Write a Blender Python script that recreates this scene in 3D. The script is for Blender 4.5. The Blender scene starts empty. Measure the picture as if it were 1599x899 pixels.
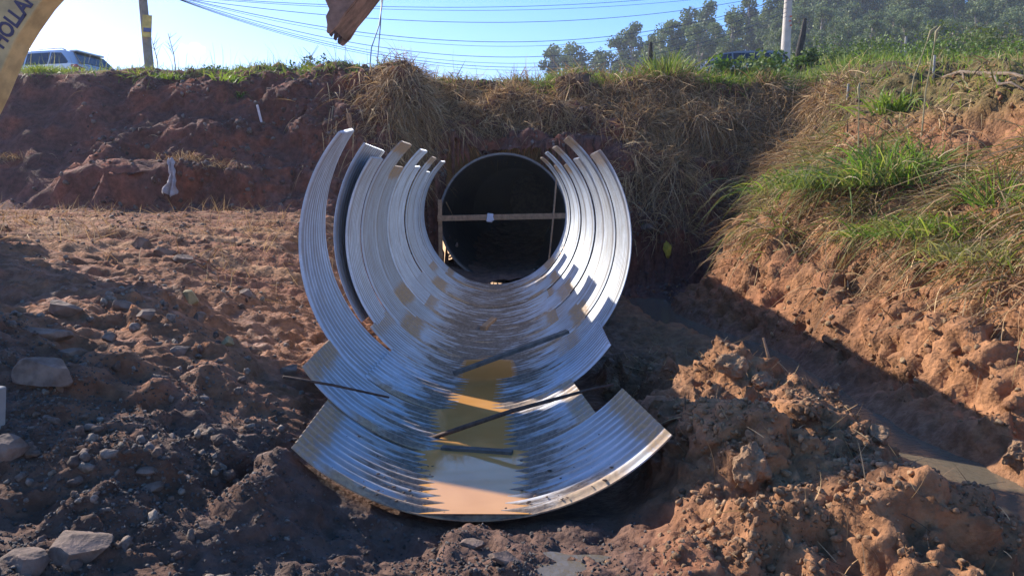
import bpy, bmesh, math, random
import numpy as np
from mathutils import Vector, Matrix

random.seed(7)
RNG = np.random.default_rng(11)
C = bpy.context.scene.collection
SC = bpy.context.scene
F, H0, VPX = 1186.0, 322.0, 807.0
CAMZ = 1.5
PITCH = math.atan((449.5 - H0) / F)
YAW = math.atan((VPX - 799.5) / F)
CAM_R = Matrix.Rotation(YAW, 3, 'Z') @ Matrix.Rotation(math.pi / 2 - PITCH, 3, 'X')
CAM = Vector((0, 0, CAMZ))
SUN = Vector((-1.5, 1.0, 1.12)).normalized()


def ray(px, py):
    return (CAM_R @ Vector(((px - 799.5) / F, -(py - 449.5) / F, -1.0))).normalized()


def at(px, py, Y):
    d = ray(px, py)
    return CAM + d * (Y / d.y)


# ------------------------------------------------------------------ objects
def tag(o, label=None, cat=None, group=None, kind=None):
    if label: o['label'] = label
    if cat: o['category'] = cat
    if group: o['group'] = group
    if kind: o['kind'] = kind
    return o


def empty(name, loc=(0, 0, 0), rz=0.0):
    o = bpy.data.objects.new(name, None)
    o.location = loc
    o.rotation_euler = (0, 0, rz)
    o.empty_display_size = 0.2
    C.objects.link(o)
    return o


def link(name, me, parent=None, mat=None, smooth=False):
    o = bpy.data.objects.new(name, me)
    C.objects.link(o)
    if parent is not None:
        o.parent = parent
    if mat is not None and len(me.materials) == 0:
        me.materials.append(mat)
    if smooth:
        me.polygons.foreach_set('use_smooth', np.ones(len(me.polygons), dtype=bool))
    return o


def mesh_np(name, verts, faces, attrs=None):
    """verts (n,3), faces (m,k) of equal k"""
    verts = np.asarray(verts, dtype=np.float32)
    faces = np.asarray(faces, dtype=np.int32)
    me = bpy.data.meshes.new(name)
    m, k = faces.shape
    me.vertices.add(len(verts))
    me.vertices.foreach_set('co', verts.ravel())
    me.loops.add(m * k)
    me.loops.foreach_set('vertex_index', faces.ravel())
    me.polygons.add(m)
    me.polygons.foreach_set('loop_start', np.arange(m, dtype=np.int32) * k)
    if attrs:
        for nm, (typ, arr) in attrs.items():
            a = me.attributes.new(nm, typ, 'POINT')
            arr = np.asarray(arr, dtype=np.float32)
            a.data.foreach_set('color' if typ == 'FLOAT_COLOR' else 'value', arr.ravel())
    me.update(calc_edges=True)
    me.validate()
    return me


def py_mesh(name, verts, faces):
    me = bpy.data.meshes.new(name)
    me.from_pydata([tuple(v) for v in verts], [], faces)
    me.update()
    return me


class MB:
    """collects simple shapes into one mesh"""
    def __init__(self):
        self.v, self.f = [], []

    def add(self, vs, fs):
        n = len(self.v)
        self.v += [tuple(v) for v in vs]
        self.f += [tuple(i + n for i in f) for f in fs]
        return self

    def box(self, c, s, R=None):
        x, y, z = s[0] / 2, s[1] / 2, s[2] / 2
        vs = [Vector((a, b, d)) for a in (-x, x) for b in (-y, y) for d in (-z, z)]
        if R is not None:
            vs = [R @ v for v in vs]
        c = Vector(c)
        vs = [v + c for v in vs]
        return self.add(vs, [(0, 1, 3, 2), (4, 6, 7, 5), (0, 4, 5, 1), (2, 3, 7, 6), (0, 2, 6, 4), (1, 5, 7, 3)])

    def beam(self, a, b, w, h, up=(0, 0, 1)):
        a, b = Vector(a), Vector(b)
        d = (b - a).normalized()
        u = Vector(up)
        s = d.cross(u)
        if s.length < 1e-4:
            s = d.cross(Vector((1, 0, 0)))
        s.normalize()
        u = s.cross(d)
        vs = []
        for p in (a, b):
            for i, j in ((-1, -1), (1, -1), (1, 1), (-1, 1)):
                vs.append(p + s * (w / 2 * i) + u * (h / 2 * j))
        return self.add(vs, [(0, 3, 2, 1), (4, 5, 6, 7), (0, 1, 5, 4), (1, 2, 6, 5), (2, 3, 7, 6), (3, 0, 4, 7)])

    def tube(self, pts, r, n=8, cap=True):
        pts = [Vector(p) for p in pts]
        rs = r if isinstance(r, (list, tuple)) else [r] * len(pts)
        vs, fs = [], []
        ref = Vector((0.31, 0.22, 0.92)).normalized()
        for i, p in enumerate(pts):
            d = (pts[min(i + 1, len(pts) - 1)] - pts[max(i - 1, 0)]).normalized()
            s = d.cross(ref)
            if s.length < 0.05:
                s = d.cross(Vector((1, 0, 0)))
            s.normalize()
            u = s.cross(d)
            for k in range(n):
                a = 2 * math.pi * k / n
                vs.append(p + (s * math.cos(a) + u * math.sin(a)) * rs[i])
        for i in range(len(pts) - 1):
            for k in range(n):
                fs.append((i * n + k, i * n + (k + 1) % n, (i + 1) * n + (k + 1) % n, (i + 1) * n + k))
        if cap:
            fs.append(tuple(range(n))[::-1])
            fs.append(tuple((len(pts) - 1) * n + k for k in range(n)))
        return self.add(vs, fs)

    def prism(self, poly, a, b, axis='y'):
        """polygon of (u,v) pairs extruded from a to b along an axis"""
        n = len(poly)
        def P(u, v, t):
            return {'y': (u, t, v), 'x': (t, u, v), 'z': (u, v, t)}[axis]
        vs = [P(u, v, a) for u, v in poly] + [P(u, v, b) for u, v in poly]
        fs = [tuple(range(n)), tuple(range(2 * n - 1, n - 1, -1))]
        for i in range(n):
            j = (i + 1) % n
            fs.append((i, i + n, j + n, j))
        return self.add(vs, fs)

    def cyl(self, c, axis, r, h, n=20):
        c = Vector(c); a = Vector(axis).normalized()
        return self.tube([c - a * h / 2, c + a * h / 2], r, n)

    def build(self, name, mat, parent=None, bevel=0.0, smooth=False, world=False):
        off = Vector((0, 0, 0))
        if world and parent is not None:
            off = parent.location
        me = py_mesh(name, [Vector(v) - off for v in self.v], self.f)
        bm = bmesh.new(); bm.from_mesh(me)
        bmesh.ops.recalc_face_normals(bm, faces=bm.faces)
        if bevel > 0:
            bmesh.ops.bevel(bm, geom=list(bm.edges), offset=bevel, segments=2, profile=0.5, affect='EDGES', clamp_overlap=True)
        bm.to_mesh(me); bm.free()
        return link(name, me, parent, mat, smooth)


# ------------------------------------------------------------------ noise
def _h(ix, iy, iz, seed):
    h = (ix.astype(np.int64) * 374761393 + iy.astype(np.int64) * 668265263 + iz.astype(np.int64) * 2147483647 + seed * 1274126177) & 0xFFFFFFFF
    h = ((h ^ (h >> 13)) * 1274126177) & 0xFFFFFFFF
    h = ((h ^ (h >> 15)) * 2246822519) & 0xFFFFFFFF
    return (h ^ (h >> 16)) & 0xFFFFFFFF


_G = np.array([(1, 1, 0), (-1, 1, 0), (1, -1, 0), (-1, -1, 0), (1, 0, 1), (-1, 0, 1), (1, 0, -1), (-1, 0, -1),
               (0, 1, 1), (0, -1, 1), (0, 1, -1), (0, -1, -1), (1, 1, 0), (-1, 1, 0), (0, -1, 1), (0, -1, -1)], dtype=np.float32)


def pnoise(x, y, z=None, seed=0):
    x = np.asarray(x, dtype=np.float64); y = np.asarray(y, dtype=np.float64)
    z = np.full_like(x, 0.37) if z is None else np.asarray(z, dtype=np.float64)
    xi, yi, zi = np.floor(x), np.floor(y), np.floor(z)
    fx, fy, fz = x - xi, y - yi, z - zi
    xi, yi, zi = xi.astype(np.int64), yi.astype(np.int64), zi.astype(np.int64)
    u, v, w = (t * t * t * (t * (t * 6 - 15) + 10) for t in (fx, fy, fz))
    out = 0
    for dx in (0, 1):
        for dy in (0, 1):
            for dz in (0, 1):
                g = _G[_h(xi + dx, yi + dy, zi + dz, seed) & 15]
                d = g[..., 0] * (fx - dx) + g[..., 1] * (fy - dy) + g[..., 2] * (fz - dz)
                out = out + d * (u if dx else 1 - u) * (v if dy else 1 - v) * (w if dz else 1 - w)
    return out


def fbm(x, y, z=None, octv=4, seed=0, gain=0.5, lac=2.03):
    a, s, o = 1.0, 1.0, 0
    for i in range(octv):
        o = o + a * pnoise(x * s, y * s, None if z is None else z * s, seed + i * 17)
        a *= gain; s *= lac
    return o


def worley(x, y, seed=0):
    xi, yi = np.floor(x).astype(np.int64), np.floor(y).astype(np.int64)
    best = np.full(x.shape, 9.0)
    rid = np.zeros(x.shape)
    for dx in (-1, 0, 1):
        for dy in (-1, 0, 1):
            h = _h(xi + dx, yi + dy, np.zeros_like(xi), seed)
            px = xi + dx + (h & 1023) / 1023.0
            py = yi + dy + ((h >> 10) & 1023) / 1023.0
            d = (px - x) ** 2 + (py - y) ** 2
            m = d < best
            best = np.where(m, d, best)
            rid = np.where(m, ((h >> 20) & 255) / 255.0, rid)
    return np.sqrt(best), rid


def sst(a, b, x):
    t = np.clip((x - a) / (b - a), 0, 1)
    return t * t * (3 - 2 * t)


def smax(a, b, k):
    h = np.clip(0.5 + 0.5 * (a - b) / k, 0, 1)
    return b + (a - b) * h + k * h * (1 - h)


# ------------------------------------------------------------------ materials
def nt(name):
    m = bpy.data.materials.new(name)
    m.use_nodes = True
    t = m.node_tree
    t.nodes.clear()
    out = t.nodes.new('ShaderNodeOutputMaterial')
    return m, t, out


class NB:
    def __init__(s, t): s.t = t
    def n(s, typ, **kw):
        nd = s.t.nodes.new('ShaderNode' + typ)
        ins = kw.pop('ins', {})
        for k, v in kw.items(): setattr(nd, k, v)
        for k, v in ins.items(): s.set(nd, k, v)
        return nd
    def set(s, nd, k, v):
        sock = nd.inputs[k]
        if isinstance(v, bpy.types.NodeSocket): s.t.links.new(v, sock)
        elif isinstance(v, bpy.types.Node): s.t.links.new(v.outputs[0], sock)
        else: sock.default_value = v
    def math(s, op, a, b=None, clamp=False):
        nd = s.n('Math', operation=op, use_clamp=clamp)
        s.set(nd, 0, a)
        if b is not None: s.set(nd, 1, b)
        return nd.outputs[0]
    def noise(s, vec, scale, detail=4, rough=0.5, dist=0.0, out='Fac'):
        nd = s.n('TexNoise', ins={'Scale': scale, 'Detail': detail, 'Roughness': rough, 'Distortion': dist})
        if vec is not None: s.set(nd, 'Vector', vec)
        return nd.outputs[out]
    def ramp(s, fac, stops):
        nd = s.n('ValToRGB')
        s.set(nd, 'Fac', fac)
        e = nd.color_ramp.elements
        while len(e) < len(stops): e.new(0.5)
        for el, (p, c) in zip(e, stops):
            el.position = p
            el.color = tuple(c) + (1,) if len(c) == 3 else c
        return nd.outputs[0]
    def mix(s, fac, a, b, blend='MIX'):
        nd = s.n('Mix', data_type='RGBA', blend_type=blend)
        s.set(nd, 0, fac)
        for i, v in ((6, a), (7, b)):
            if isinstance(v, tuple) and len(v) == 3: v = v + (1,)
            s.set(nd, i, v)
        return nd.outputs[2]
    def maprange(s, v, a, b, c=0.0, d=1.0):
        nd = s.n('MapRange', interpolation_type='SMOOTHSTEP')
        s.set(nd, 0, v)
        for i, x in zip((1, 2, 3, 4), (a, b, c, d)): nd.inputs[i].default_value = x
        return nd.outputs[0]


def simple(name, col, rough=0.7, metal=0.0, var=0.25, scale=12.0, bump=0.0, spec=0.5):
    m, t, out = nt(name); b = NB(t)
    tc = b.n('TexCoord').outputs['Object']
    nz = b.noise(tc, scale, 5, 0.6)
    c = b.mix(b.maprange(nz, 0.3, 0.7), tuple(x * (1 - var) for x in col), tuple(min(1, x * (1 + var)) for x in col))
    p = b.n('BsdfPrincipled', ins={'Base Color': c, 'Roughness': rough, 'Metallic': metal, 'Specular IOR Level': spec})
    if bump > 0:
        bp = b.n('Bump', ins={'Strength': bump, 'Distance': 0.02, 'Height': b.noise(tc, scale * 3, 6, 0.6)})
        b.set(p, 'Normal', bp)
    t.links.new(p.outputs[0], out.inputs[0])
    return m
# ------------------------------------------------------------------ camera, sky, sun
cam = bpy.data.cameras.new('camera')
cam.sensor_fit = 'HORIZONTAL'
cam.sensor_width = 36.0
cam.lens = 36.0 * F / 1599.0
cam.clip_start = 0.05
cam.clip_end = 2000
co = bpy.data.objects.new('camera', cam)
co.location = CAM
co.rotation_euler = CAM_R.to_euler()
C.objects.link(co)
SC.camera = co

EL = math.asin(SUN.z)
AZ = math.atan2(SUN.x, SUN.y)
w = bpy.data.worlds.new('World')
SC.world = w
w.use_nodes = True
wt = w.node_tree
wt.nodes.clear()
wb = NB(wt)
sky = wb.n('TexSky', sky_type='NISHITA', sun_disc=False, sun_elevation=EL, sun_rotation=AZ,
           altitude=600, air_density=1.0, dust_density=0.6, ozone_density=1.6)
# one small wisp of cloud low in the sky, placed by direction
cd = ray(302, 76)
geo = wb.n('TexCoord').outputs['Generated']
mp = wb.n('Vector' + 'Math', operation='SUBTRACT')
wb.set(mp, 0, geo); mp.inputs[1].default_value = cd
sc_ = wb.n('VectorMath', operation='MULTIPLY')
wb.set(sc_, 0, mp.outputs[0]); sc_.inputs[1].default_value = (1.0, 1.0, 1.9)
nz = wb.noise(geo, 60, 5, 0.65, 0.5)
ln = wb.n('VectorMath', operation='LENGTH'); wb.set(ln, 0, sc_.outputs[0])
dd = wb.math('ADD', ln.outputs['Value'], wb.math('MULTIPLY', wb.math('SUBTRACT', nz, 0.5), 0.05))
cm = wb.maprange(dd, 0.002, 0.016, 0.7, 0.0)
hs = wb.n('HueSaturation', ins={'Saturation': 1.42, 'Value': 1.0, 'Color': sky.outputs[0]})
hs2 = wb.mix(1.0, hs.outputs[0], (1.17, .92, 1.05), 'MULTIPLY')
skyc = wb.mix(cm, hs2, (9.0, 9.3, 9.8, 1))
bg = wb.n('Background', ins={'Color': skyc, 'Strength': 0.145})
wo = wb.n('OutputWorld')
wt.links.new(bg.outputs[0], wo.inputs[0])

sl = bpy.data.lights.new('sun', 'SUN')
sl.energy = 4.7
sl.angle = math.radians(0.5)
sl.color = (1.0, 0.93, 0.82)
so = bpy.data.objects.new('sun', sl)
so.rotation_euler = SUN.to_track_quat('Z', 'Y').to_euler()
C.objects.link(so)

SC.view_settings.view_transform = 'Standard'
SC.view_settings.look = 'None'
SC.view_settings.exposure = 0.95
SC.view_settings.gamma = 1.0
SC.view_settings.use_curve_mapping = False
SC.cycles.max_bounces = 8
SC.cycles.volume_bounces = 0
SC.cycles.use_denoising = True
SC.cycles.sample_clamp_indirect = 6.0
# ------------------------------------------------------------------ terrain
def axis(parts):
    out = []
    for a, b, s in parts:
        n = max(1, int(round((b - a) / s)))
        out.append(np.linspace(a, b, n, endpoint=False))
    out.append(np.array([parts[-1][1]]))
    return np.concatenate(out)


XS = axis([(-300, -70, 40), (-70, -14, 4), (-14, -6, .14), (-6, -4, .05), (-4, 4.2, .021), (4.2, 7, .034), (7, 14, .14), (14, 60, 2), (60, 300, 30)])
YS = axis([(-60, -6, 9), (-6, 1.5, .3), (1.5, 4.6, .0165), (4.6, 8, .026), (8, 12.4, .04), (12.4, 17.6, .034), (17.6, 30, .3), (30, 170, 3), (170, 400, 40)])
GX, GY = np.meshgrid(XS, YS)


def terrain_height(x, y):
    n1 = fbm(x * .55, y * .55, octv=3, seed=3)
    n2 = fbm(x * 1.6, y * 1.6, octv=3, seed=9)
    # low ground round the pipe
    z = np.full_like(x, -0.05) + .075 * np.exp(-((y - 3.2) / .4) ** 4) * sst(1.2, .8, np.abs(x + .1)) + 0.05 * sst(0.3, 1.2, x) + 0.05 * sst(7, 13, y)
    xw = x + 0.22 * n1
    zl = np.interp(xw, [-12, -8, -5, -3.2, -2.5, -1.7, -1.1, -0.6, -0.3], [1.55, 1.42, 1.15, .86, .70, .45, .20, -.02, -.06])
    zl = zl * (0.62 + 0.38 * sst(2.4, 4.2, y))
    tl = sst(7.0, 12.0, y) * sst(-1.55, -3.2, xw)
    zl = zl * (1 - tl) + tl * np.maximum(zl, 1.33 + 0.02 * (y - 10))
    z = np.where(x < -0.3, zl, z)
    rimz = 1.24 - np.sqrt(np.maximum(0, 1.2 ** 2 - np.minimum(np.abs(x + .194), 1.1) ** 2))
    fill = rimz - .06 - .35 * np.maximum(0, 3.42 - y)
    fm = sst(2.6, 3.0, y) * sst(3.6, 3.5, y) * sst(-1.3, -1.05, x) * sst(.25, -.05, x)
    z = z * (1 - fm) + fm * np.maximum(z, fill)
    # spoil heaps between the pipe and the stream
    for hx, hy, hh, sx, sy in ((1.60, 5.15, .46, .42, .55), (1.74, 4.2, .27, .34, .5), (1.26, 3.55, .30, .33, .4), (1.62, 3.0, .24, .34, .4),
                               (.98, 4.35, .18, .3, .4), (.72, 2.72, .14, .25, .28), 
                               (1.2, 2.6, .14, .3, .3), (1.0, 4.7, .16, .28, .6), (1.0, 3.7, .14, .3, .4), (1.5, 6.3, .2, .4, .5)):
        z = z + hh * np.exp(-((x - hx) / sx) ** 2 - ((y - hy) / sy) ** 2) * (1 + .5 * n2)
    z = np.where(x > .3, z * sst(2.45, 2.0, x) + -.02 * sst(2.0, 2.45, x), z)
    # stream bed
    xs = 2.60 - .42 * sst(8, 11.5, y) + .34 * sst(6.5, 4.2, y) + 0.08 * np.sin(y * .9) + 0.16 * n1
    wd = 0.40 + 0.06 * np.sin(y * 2.1)
    tr = np.exp(-((x - xs) / wd) ** 4) * sst(13.6, 12.6, y)
    z = z * (1 - tr) + tr * (-0.27 + .05 * n2)
    # right bank
    top = 2.5 + .19 * (y - 6.5) - .25 * sst(10, 4, y)
    top = np.where(x > 6, top + .012 * (x - 6), top)
    slope = 1.02 + .1 * n1
    zr = -.28 + slope * (x - 3.05 + .72 * sst(8, 11, y) - .30 * sst(6.5, 4.2, y) - .12 * n2) + .25 * sst(.25, .05, np.abs(x - 3.5))
    zr = -smax(-zr, -(top + .15 * n2), .5)
    zr = np.minimum(zr, 13 + 0 * y)
    zr = zr - 2.2 * sst(12.0, 12.9, y + .3 * n1) * sst(4.6, 3.2, x)
    z = smax(z, np.minimum(zr, 30), .12)
    # embankment
    yo = y + .30 * n1 + .16 * n2 + .10 * fbm(x * 4, y * 4, octv=2, seed=61)
    pl = np.interp(yo, [12.5, 12.75, 13.05, 13.2, 13.7, 15.6, 16.2, 24, 40, 400], [-6, 1.35, 1.5, 2.12, 2.2, 4.15, 4.3, 4.9, 5.0, 5.0])
    pn = np.interp(yo, [12.5, 12.85, 13.3, 14.3, 15.4, 16.2, 24, 40, 400], [-6, 1.35, 1.65, 2.75, 4.1, 4.3, 4.9, 5.0, 5.0])
    lw = sst(-8.6, -7.6, x) * sst(-4.0, -5.0, x)
    pl = pl * lw + pn * (1 - lw)
    yc = y + .10 * n1
    yc = yc + .25 * n2
    pc = np.interp(yc, [14.55, 14.72, 14.9, 15.1, 15.75, 15.95, 16.5, 16.8, 17.3, 18, 24, 40, 400], [-6, .0, 2.58, 2.72, 2.92, 3.42, 3.58, 4.0, 4.2, 4.3, 4.9, 5.0, 5.0])
    pr = np.interp(yo, [13.3, 14.3, 14.8, 15.0, 15.6, 15.8, 16.4, 16.7, 17.3, 18, 24, 40, 400], [-6, .15, 1.7, 2.25, 2.5, 3.15, 3.4, 4.0, 4.2, 4.3, 5.2, 6, 6])
    wl = sst(-1.7, -2.4, x)
    wr = sst(1.3, 1.9, x)
    ze = pl * wl + pr * wr + pc * (1 - wl - wr)
    bulge = .55 * np.exp(-((x + 1.95) / .8) ** 2 - ((y - 14.9) / .6) ** 2) + .35 * np.exp(-((x - 2.3) / .9) ** 2 - ((y - 14.9) / .7) ** 2)
    ze = ze + bulge * sst(1.0, 2.4, ze)
    z = smax(z, ze, .10)
    # wooded rise far to the right
    az = x / np.maximum(y, 1)
    z = z + sst(60, 110, y) * sst(.1, .7, az) * (.10 * (np.minimum(y, 170) - 60))
    return z


def zone_masks(x, y, z):
    m = {}
    m['emb'] = sst(12.3, 12.8, y) * sst(5.5, 4.0, x)
    m['right'] = sst(3.0, 3.3, x + .7 * sst(8, 11, y)) * sst(14.2, 13.4, y)
    m['heap'] = sst(.5, .9, x) * sst(2.3, 1.95, x) * sst(7.2, 6.2, y)
    m['wet'] = np.clip(sst(.6, .2, np.abs(x - 2.70)) * sst(.12, -.1, z) + sst(1.7, .9, np.abs(x + .1)) * sst(.38, .05, z) * sst(2.9, 4.0, y), 0, 1)
    m['far'] = sst(17.0, 18.0, y)
    m['top'] = sst(15.6, 16.6, y)
    return m


def displace(x, y, z):
    """clods and lumps pushed out along the surface normal"""
    P = np.stack([x, y, z], -1)
    dx = np.gradient(P, axis=1); dy = np.gradient(P, axis=0)
    N = np.cross(dx, dy)
    N /= np.linalg.norm(N, axis=-1, keepdims=True) + 1e-9
    m = zone_masks(x, y, z)
    terr = sst(5.5, 8, y) * sst(12.6, 12.2, y) * sst(-1.2, -2.2, x)
    near = sst(20, 17, y) * sst(-9, -7, x) * sst(10, 8, x) * sst(.8, 1.6, y)
    lump = fbm(x * 1.3, y * 1.3, z * 1.3, octv=3, seed=21)
    ridg = 1 - 2 * np.abs(fbm(x * 3.1, y * 3.1, z * 3.1, octv=3, seed=33))
    bil = np.abs(fbm(x * 7.5, y * 7.5, z * 7.5, octv=3, seed=41))
    fine = fbm(x * 22, y * 22, z * 22, octv=2, seed=55)
    w1, r1 = worley(x * 5 + .6 * lump + z * 2, y * 5 + .6 * ridg + z * 2, 5)
    clod = np.maximum(0, .55 - w1) * (r1 > .45)
    w2, r2 = worley(x * 14 + ridg + z * 4, y * 14 + lump + z * 4, 8)
    clod2 = np.maximum(0, .6 - w2) * (r2 > .35)
    w3, r3 = worley(x * 2.6 + .8 * lump, y * 2.6 + .5 * ridg, 15)
    blk = (r3 - .5) * sst(0, .25, np.abs(w3 - .62) + .1)
    big_ = np.minimum(np.maximum(0, .62 - w3), .42) * (r3 > .3)
    A = .09 + .07 * m['heap'] + .05 * m['right'] + .08 * m['emb']
    d = A * lump
    d += (.035 + .03 * m['heap'] + .035 * m['right'] + .03 * m['emb']) * (ridg - .5)
    d += (.035 + .03 * m['heap'] + .03 * m['right']) * bil
    d += (.05 + .07 * m['heap'] + .05 * m['right']) * clod
    d += (.028 + .02 * m['heap']) * clod2
    d += (.16 * m['heap'] + .06 * m['right'] * sst(9, 6, y)) * big_
    straw_ = sst(14.5, 15, y) * sst(-3, -2, x) * sst(7, 6, x) * sst(17.4, 16.6, y)
    d += straw_ * (.30 * fbm(x * 1.1, y * 2.2, z * 1.8, octv=2, seed=88) + .10 * (1 - 2 * np.abs(pnoise(x * 2.2, y * 3, z * 3, 89))))
    left_ = sst(-.8, -1.5, x) * sst(9, 7, y)
    d += (.06 * m['heap'] + .04 * left_ + .03 * m['right']) * (r3 - .5) + (.022 * m['heap'] + .02 * left_ + .02 * m['right'] + .05 * m['emb']) * (r1 - .5) + .035 * m['emb'] * (r2 - .5)
    d += left_ * .07 * big_
    d = d * (1 - .35 * terr) + terr * .05 * fbm(x * 1.2, y * 4.5, z * 2, octv=4, seed=66)
    d += .008 * fine
    # tooth marks raked down the right bank
    tooth = np.abs(np.sin((y * 1.0 + x * .12) * 9.0 + 1.5 * lump))
    d += .11 * (tooth ** .6 - .7) * m['right'] * sst(.0, .3, fbm(x * .8, y * .8, octv=2, seed=77) + .12 + .3 * sst(8, 6, y)) * sst(1.6, 1.1, z)
    # keep the standing water clear and the pipe bed low
    calm = 1 - .8 * sst(.55, .25, np.abs(x - 2.68)) * sst(.05, -.12, z)
    under = sst(1.15, .7, np.abs(x + .25)) * sst(3.3, 3.6, y) * sst(14.2, 13.8, y)
    d = d * near * calm * (1 - .85 * under)
    P = P + N * d[..., None]
    return P, N, m, lump, ridg


Z0 = terrain_height(GX, GY)
TP, TN, TM, T_LUMP, T_RIDG = displace(GX, GY, Z0)
# recompute normals after displacement
_dx = np.gradient(TP, axis=1); _dy = np.gradient(TP, axis=0)
TN = np.cross(_dx, _dy); TN /= np.linalg.norm(TN, axis=-1, keepdims=True) + 1e-9
# keep soil below the inside of the pipe
TUN_C = np.array([-0.25, 1.27])


def pipe_bottom(y):
    return np.interp(y, [3.0, 3.45, 5.3, 7.1, 12.8], [.0, .03, .0, .02, .14])


def axis_x(y):
    return np.interp(y, [3.45, 6.25, 12.8], [-.19, -.245, -.37])


_ad = np.abs(TP[..., 0] - axis_x(TP[..., 1]))
_lim = pipe_bottom(TP[..., 1]) + 1.2 - np.sqrt(np.maximum(0, 1.25 ** 2 - np.minimum(_ad, 1.25) ** 2)) - .012
_lim = np.where(_ad < np.where(TP[..., 1] > 5.2, 1.22, 1.0), _lim, 9)
_in = (TP[..., 1] > 3.40) & (TP[..., 1] < 12.9)
TP[..., 2] = np.where(_in, np.minimum(TP[..., 2], _lim), TP[..., 2])

ny, nx = GX.shape
col = np.zeros((ny, nx, 3))
big = fbm(GX * .35, GY * .35, octv=3, seed=101)
mid = fbm(GX * 1.7, GY * 1.7, TP[..., 2] * 1.7, octv=3, seed=111)


def lerp3(a, b, t):
    return a * (1 - t[..., None]) + b * t[..., None]


cl = np.array((.215, .108, .058)); cg = np.array((.105, .066, .050)); cr = np.array((.25, .138, .070)); ce = np.array((.125, .062, .050))
base = np.broadcast_to(cl, col.shape)
gm = sst(4.6, 3.0, GY) * sst(.9, .4, GX)
tv = fbm(GX * .9, GY * 3.2, octv=4, seed=131)
base = lerp3(base, np.array((.34, .215, .12)), np.clip(tv * 2.2, 0, .8) * sst(6, 9, GY))
base = lerp3(base, np.array((.21, .095, .055)), np.clip(-tv * 2.2 - .1, 0, .8))
base = lerp3(base, cg, np.clip(gm + .5 * mid, 0, 1) * sst(.9, .4, GX))
rm = sst(.55, 1.0, GX) * sst(14.5, 13.5, GY)
base = lerp3(base, cr, rm)
base = lerp3(base, np.array((.215, .105, .055)), np.clip(.25 + 1.3 * mid, 0, .8) * rm * sst(5.5, 9, GY))
base = lerp3(base, ce, sst(12.2, 12.7, GY) * sst(6, 4, GX))
base = lerp3(base, np.array((.185, .068, .040)), np.clip(mid * 1.6, 0, .7) * TM['emb'])
base = lerp3(base, np.array((.09, .065, .04)), TM['top'] * .7)
base = lerp3(base, np.array((.06, .075, .022)), np.clip(TM['far'] + sst(.9, 0, TN[..., 2] * 0 + 1) * 0, 0, 1) * .9)
fld = sst(2.3, 2.9, TP[..., 2]) * sst(4.6, 5.6, GX) * sst(7, 9, GY)
base = lerp3(base, np.array((.075, .085, .028)), fld * .8)
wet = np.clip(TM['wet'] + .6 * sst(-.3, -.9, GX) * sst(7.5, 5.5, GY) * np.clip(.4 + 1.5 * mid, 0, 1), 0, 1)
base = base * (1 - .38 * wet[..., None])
base = base * (1 + .35 * big[..., None] + .3 * mid[..., None])
base = base * (1 + (np.array((.13, -.01, -.11)) * (1 - np.clip(TM['far'], 0, 1) * .9 - fld * .0)[..., None]))
col4 = np.concatenate([np.clip(base, .01, .6), np.ones((ny, nx, 1))], -1)

idx = np.arange(ny * nx).reshape(ny, nx)
quads = np.stack([idx[:-1, :-1], idx[:-1, 1:], idx[1:, 1:], idx[1:, :-1]], -1).reshape(-1, 4)
# the mouth of the culvert pierces the embankment
inside = (TP[..., 1] > 14.2) & (TP[..., 1] < 16.5) & ((TP[..., 0] - TUN_C[0]) ** 2 + (TP[..., 2] - TUN_C[1]) ** 2 < 1.19 ** 2) & (TP[..., 2] > .12)
qk = ~(inside.reshape(-1)[quads].any(1))
terr_me = mesh_np('ground', TP.reshape(-1, 3), quads[qk], {'soil': ('FLOAT_COLOR', col4), 'wet': ('FLOAT', wet)})

m, t, out = nt('soil'); b = NB(t)
tc = b.n('TexCoord').outputs['Object']
at_c = b.n('Attribute', attribute_name='soil').outputs['Color']
at_w = b.n('Attribute', attribute_name='wet').outputs['Fac']
n_a = b.noise(tc, 9, 8, .65)
n_b = b.noise(tc, 55, 6, .7)
c1 = b.mix(b.maprange(n_a, .3, .72), b.mix(1.0, at_c, (.62, .58, .55), 'MULTIPLY'), b.mix(1.0, at_c, (1.35, 1.32, 1.3), 'MULTIPLY'))
vor = b.n('TexVoronoi', ins={'Scale': 34.0, 'Vector': tc, 'Randomness': 1.0})
c2 = b.mix(b.maprange(n_b, .58, .75, 0, .35), c1, b.mix(.5, c1, (.28, .18, .11)))
rg = b.math('SUBTRACT', .95, b.math('MULTIPLY', at_w, b.maprange(n_a, .35, .65, .15, .55)))
p = b.n('BsdfPrincipled', ins={'Base Color': c2, 'Roughness': rg, 'Specular IOR Level': .35})
hh = b.math('ADD', b.math('MULTIPLY', n_a, 1.0), b.math('ADD', b.math('MULTIPLY', n_b, .35), b.math('MULTIPLY', vor.outputs['Distance'], -.35)))
b.set(p, 'Normal', b.n('Bump', ins={'Strength': .9, 'Distance': .03, 'Height': hh}))
t.links.new(p.outputs[0], out.inputs[0])
M_SOIL = m
ground = link('ground', terr_me, None, M_SOIL, smooth=True)
tag(ground, kind='structure')
bpy.context.view_layer.update()


def drop(x, y, zmax=40.0):
    """height of the ground under a point"""
    ok, loc, nor, fi = ground.ray_cast(Vector((x, y, zmax)), Vector((0, 0, -1)))
    return loc.z if ok else 0.0


def ground_at(px, py):
    ok, loc, nor, fi = ground.ray_cast(CAM, ray(px, py))
    return (loc, nor) if ok else (at(px, py, 60), Vector((0, 0, 1)))


CELL = np.zeros((ny, nx))
CELL[:-1, :-1] = np.linalg.norm(np.cross(TP[:-1, 1:] - TP[:-1, :-1], TP[1:, :-1] - TP[:-1, :-1]), axis=-1)


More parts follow.
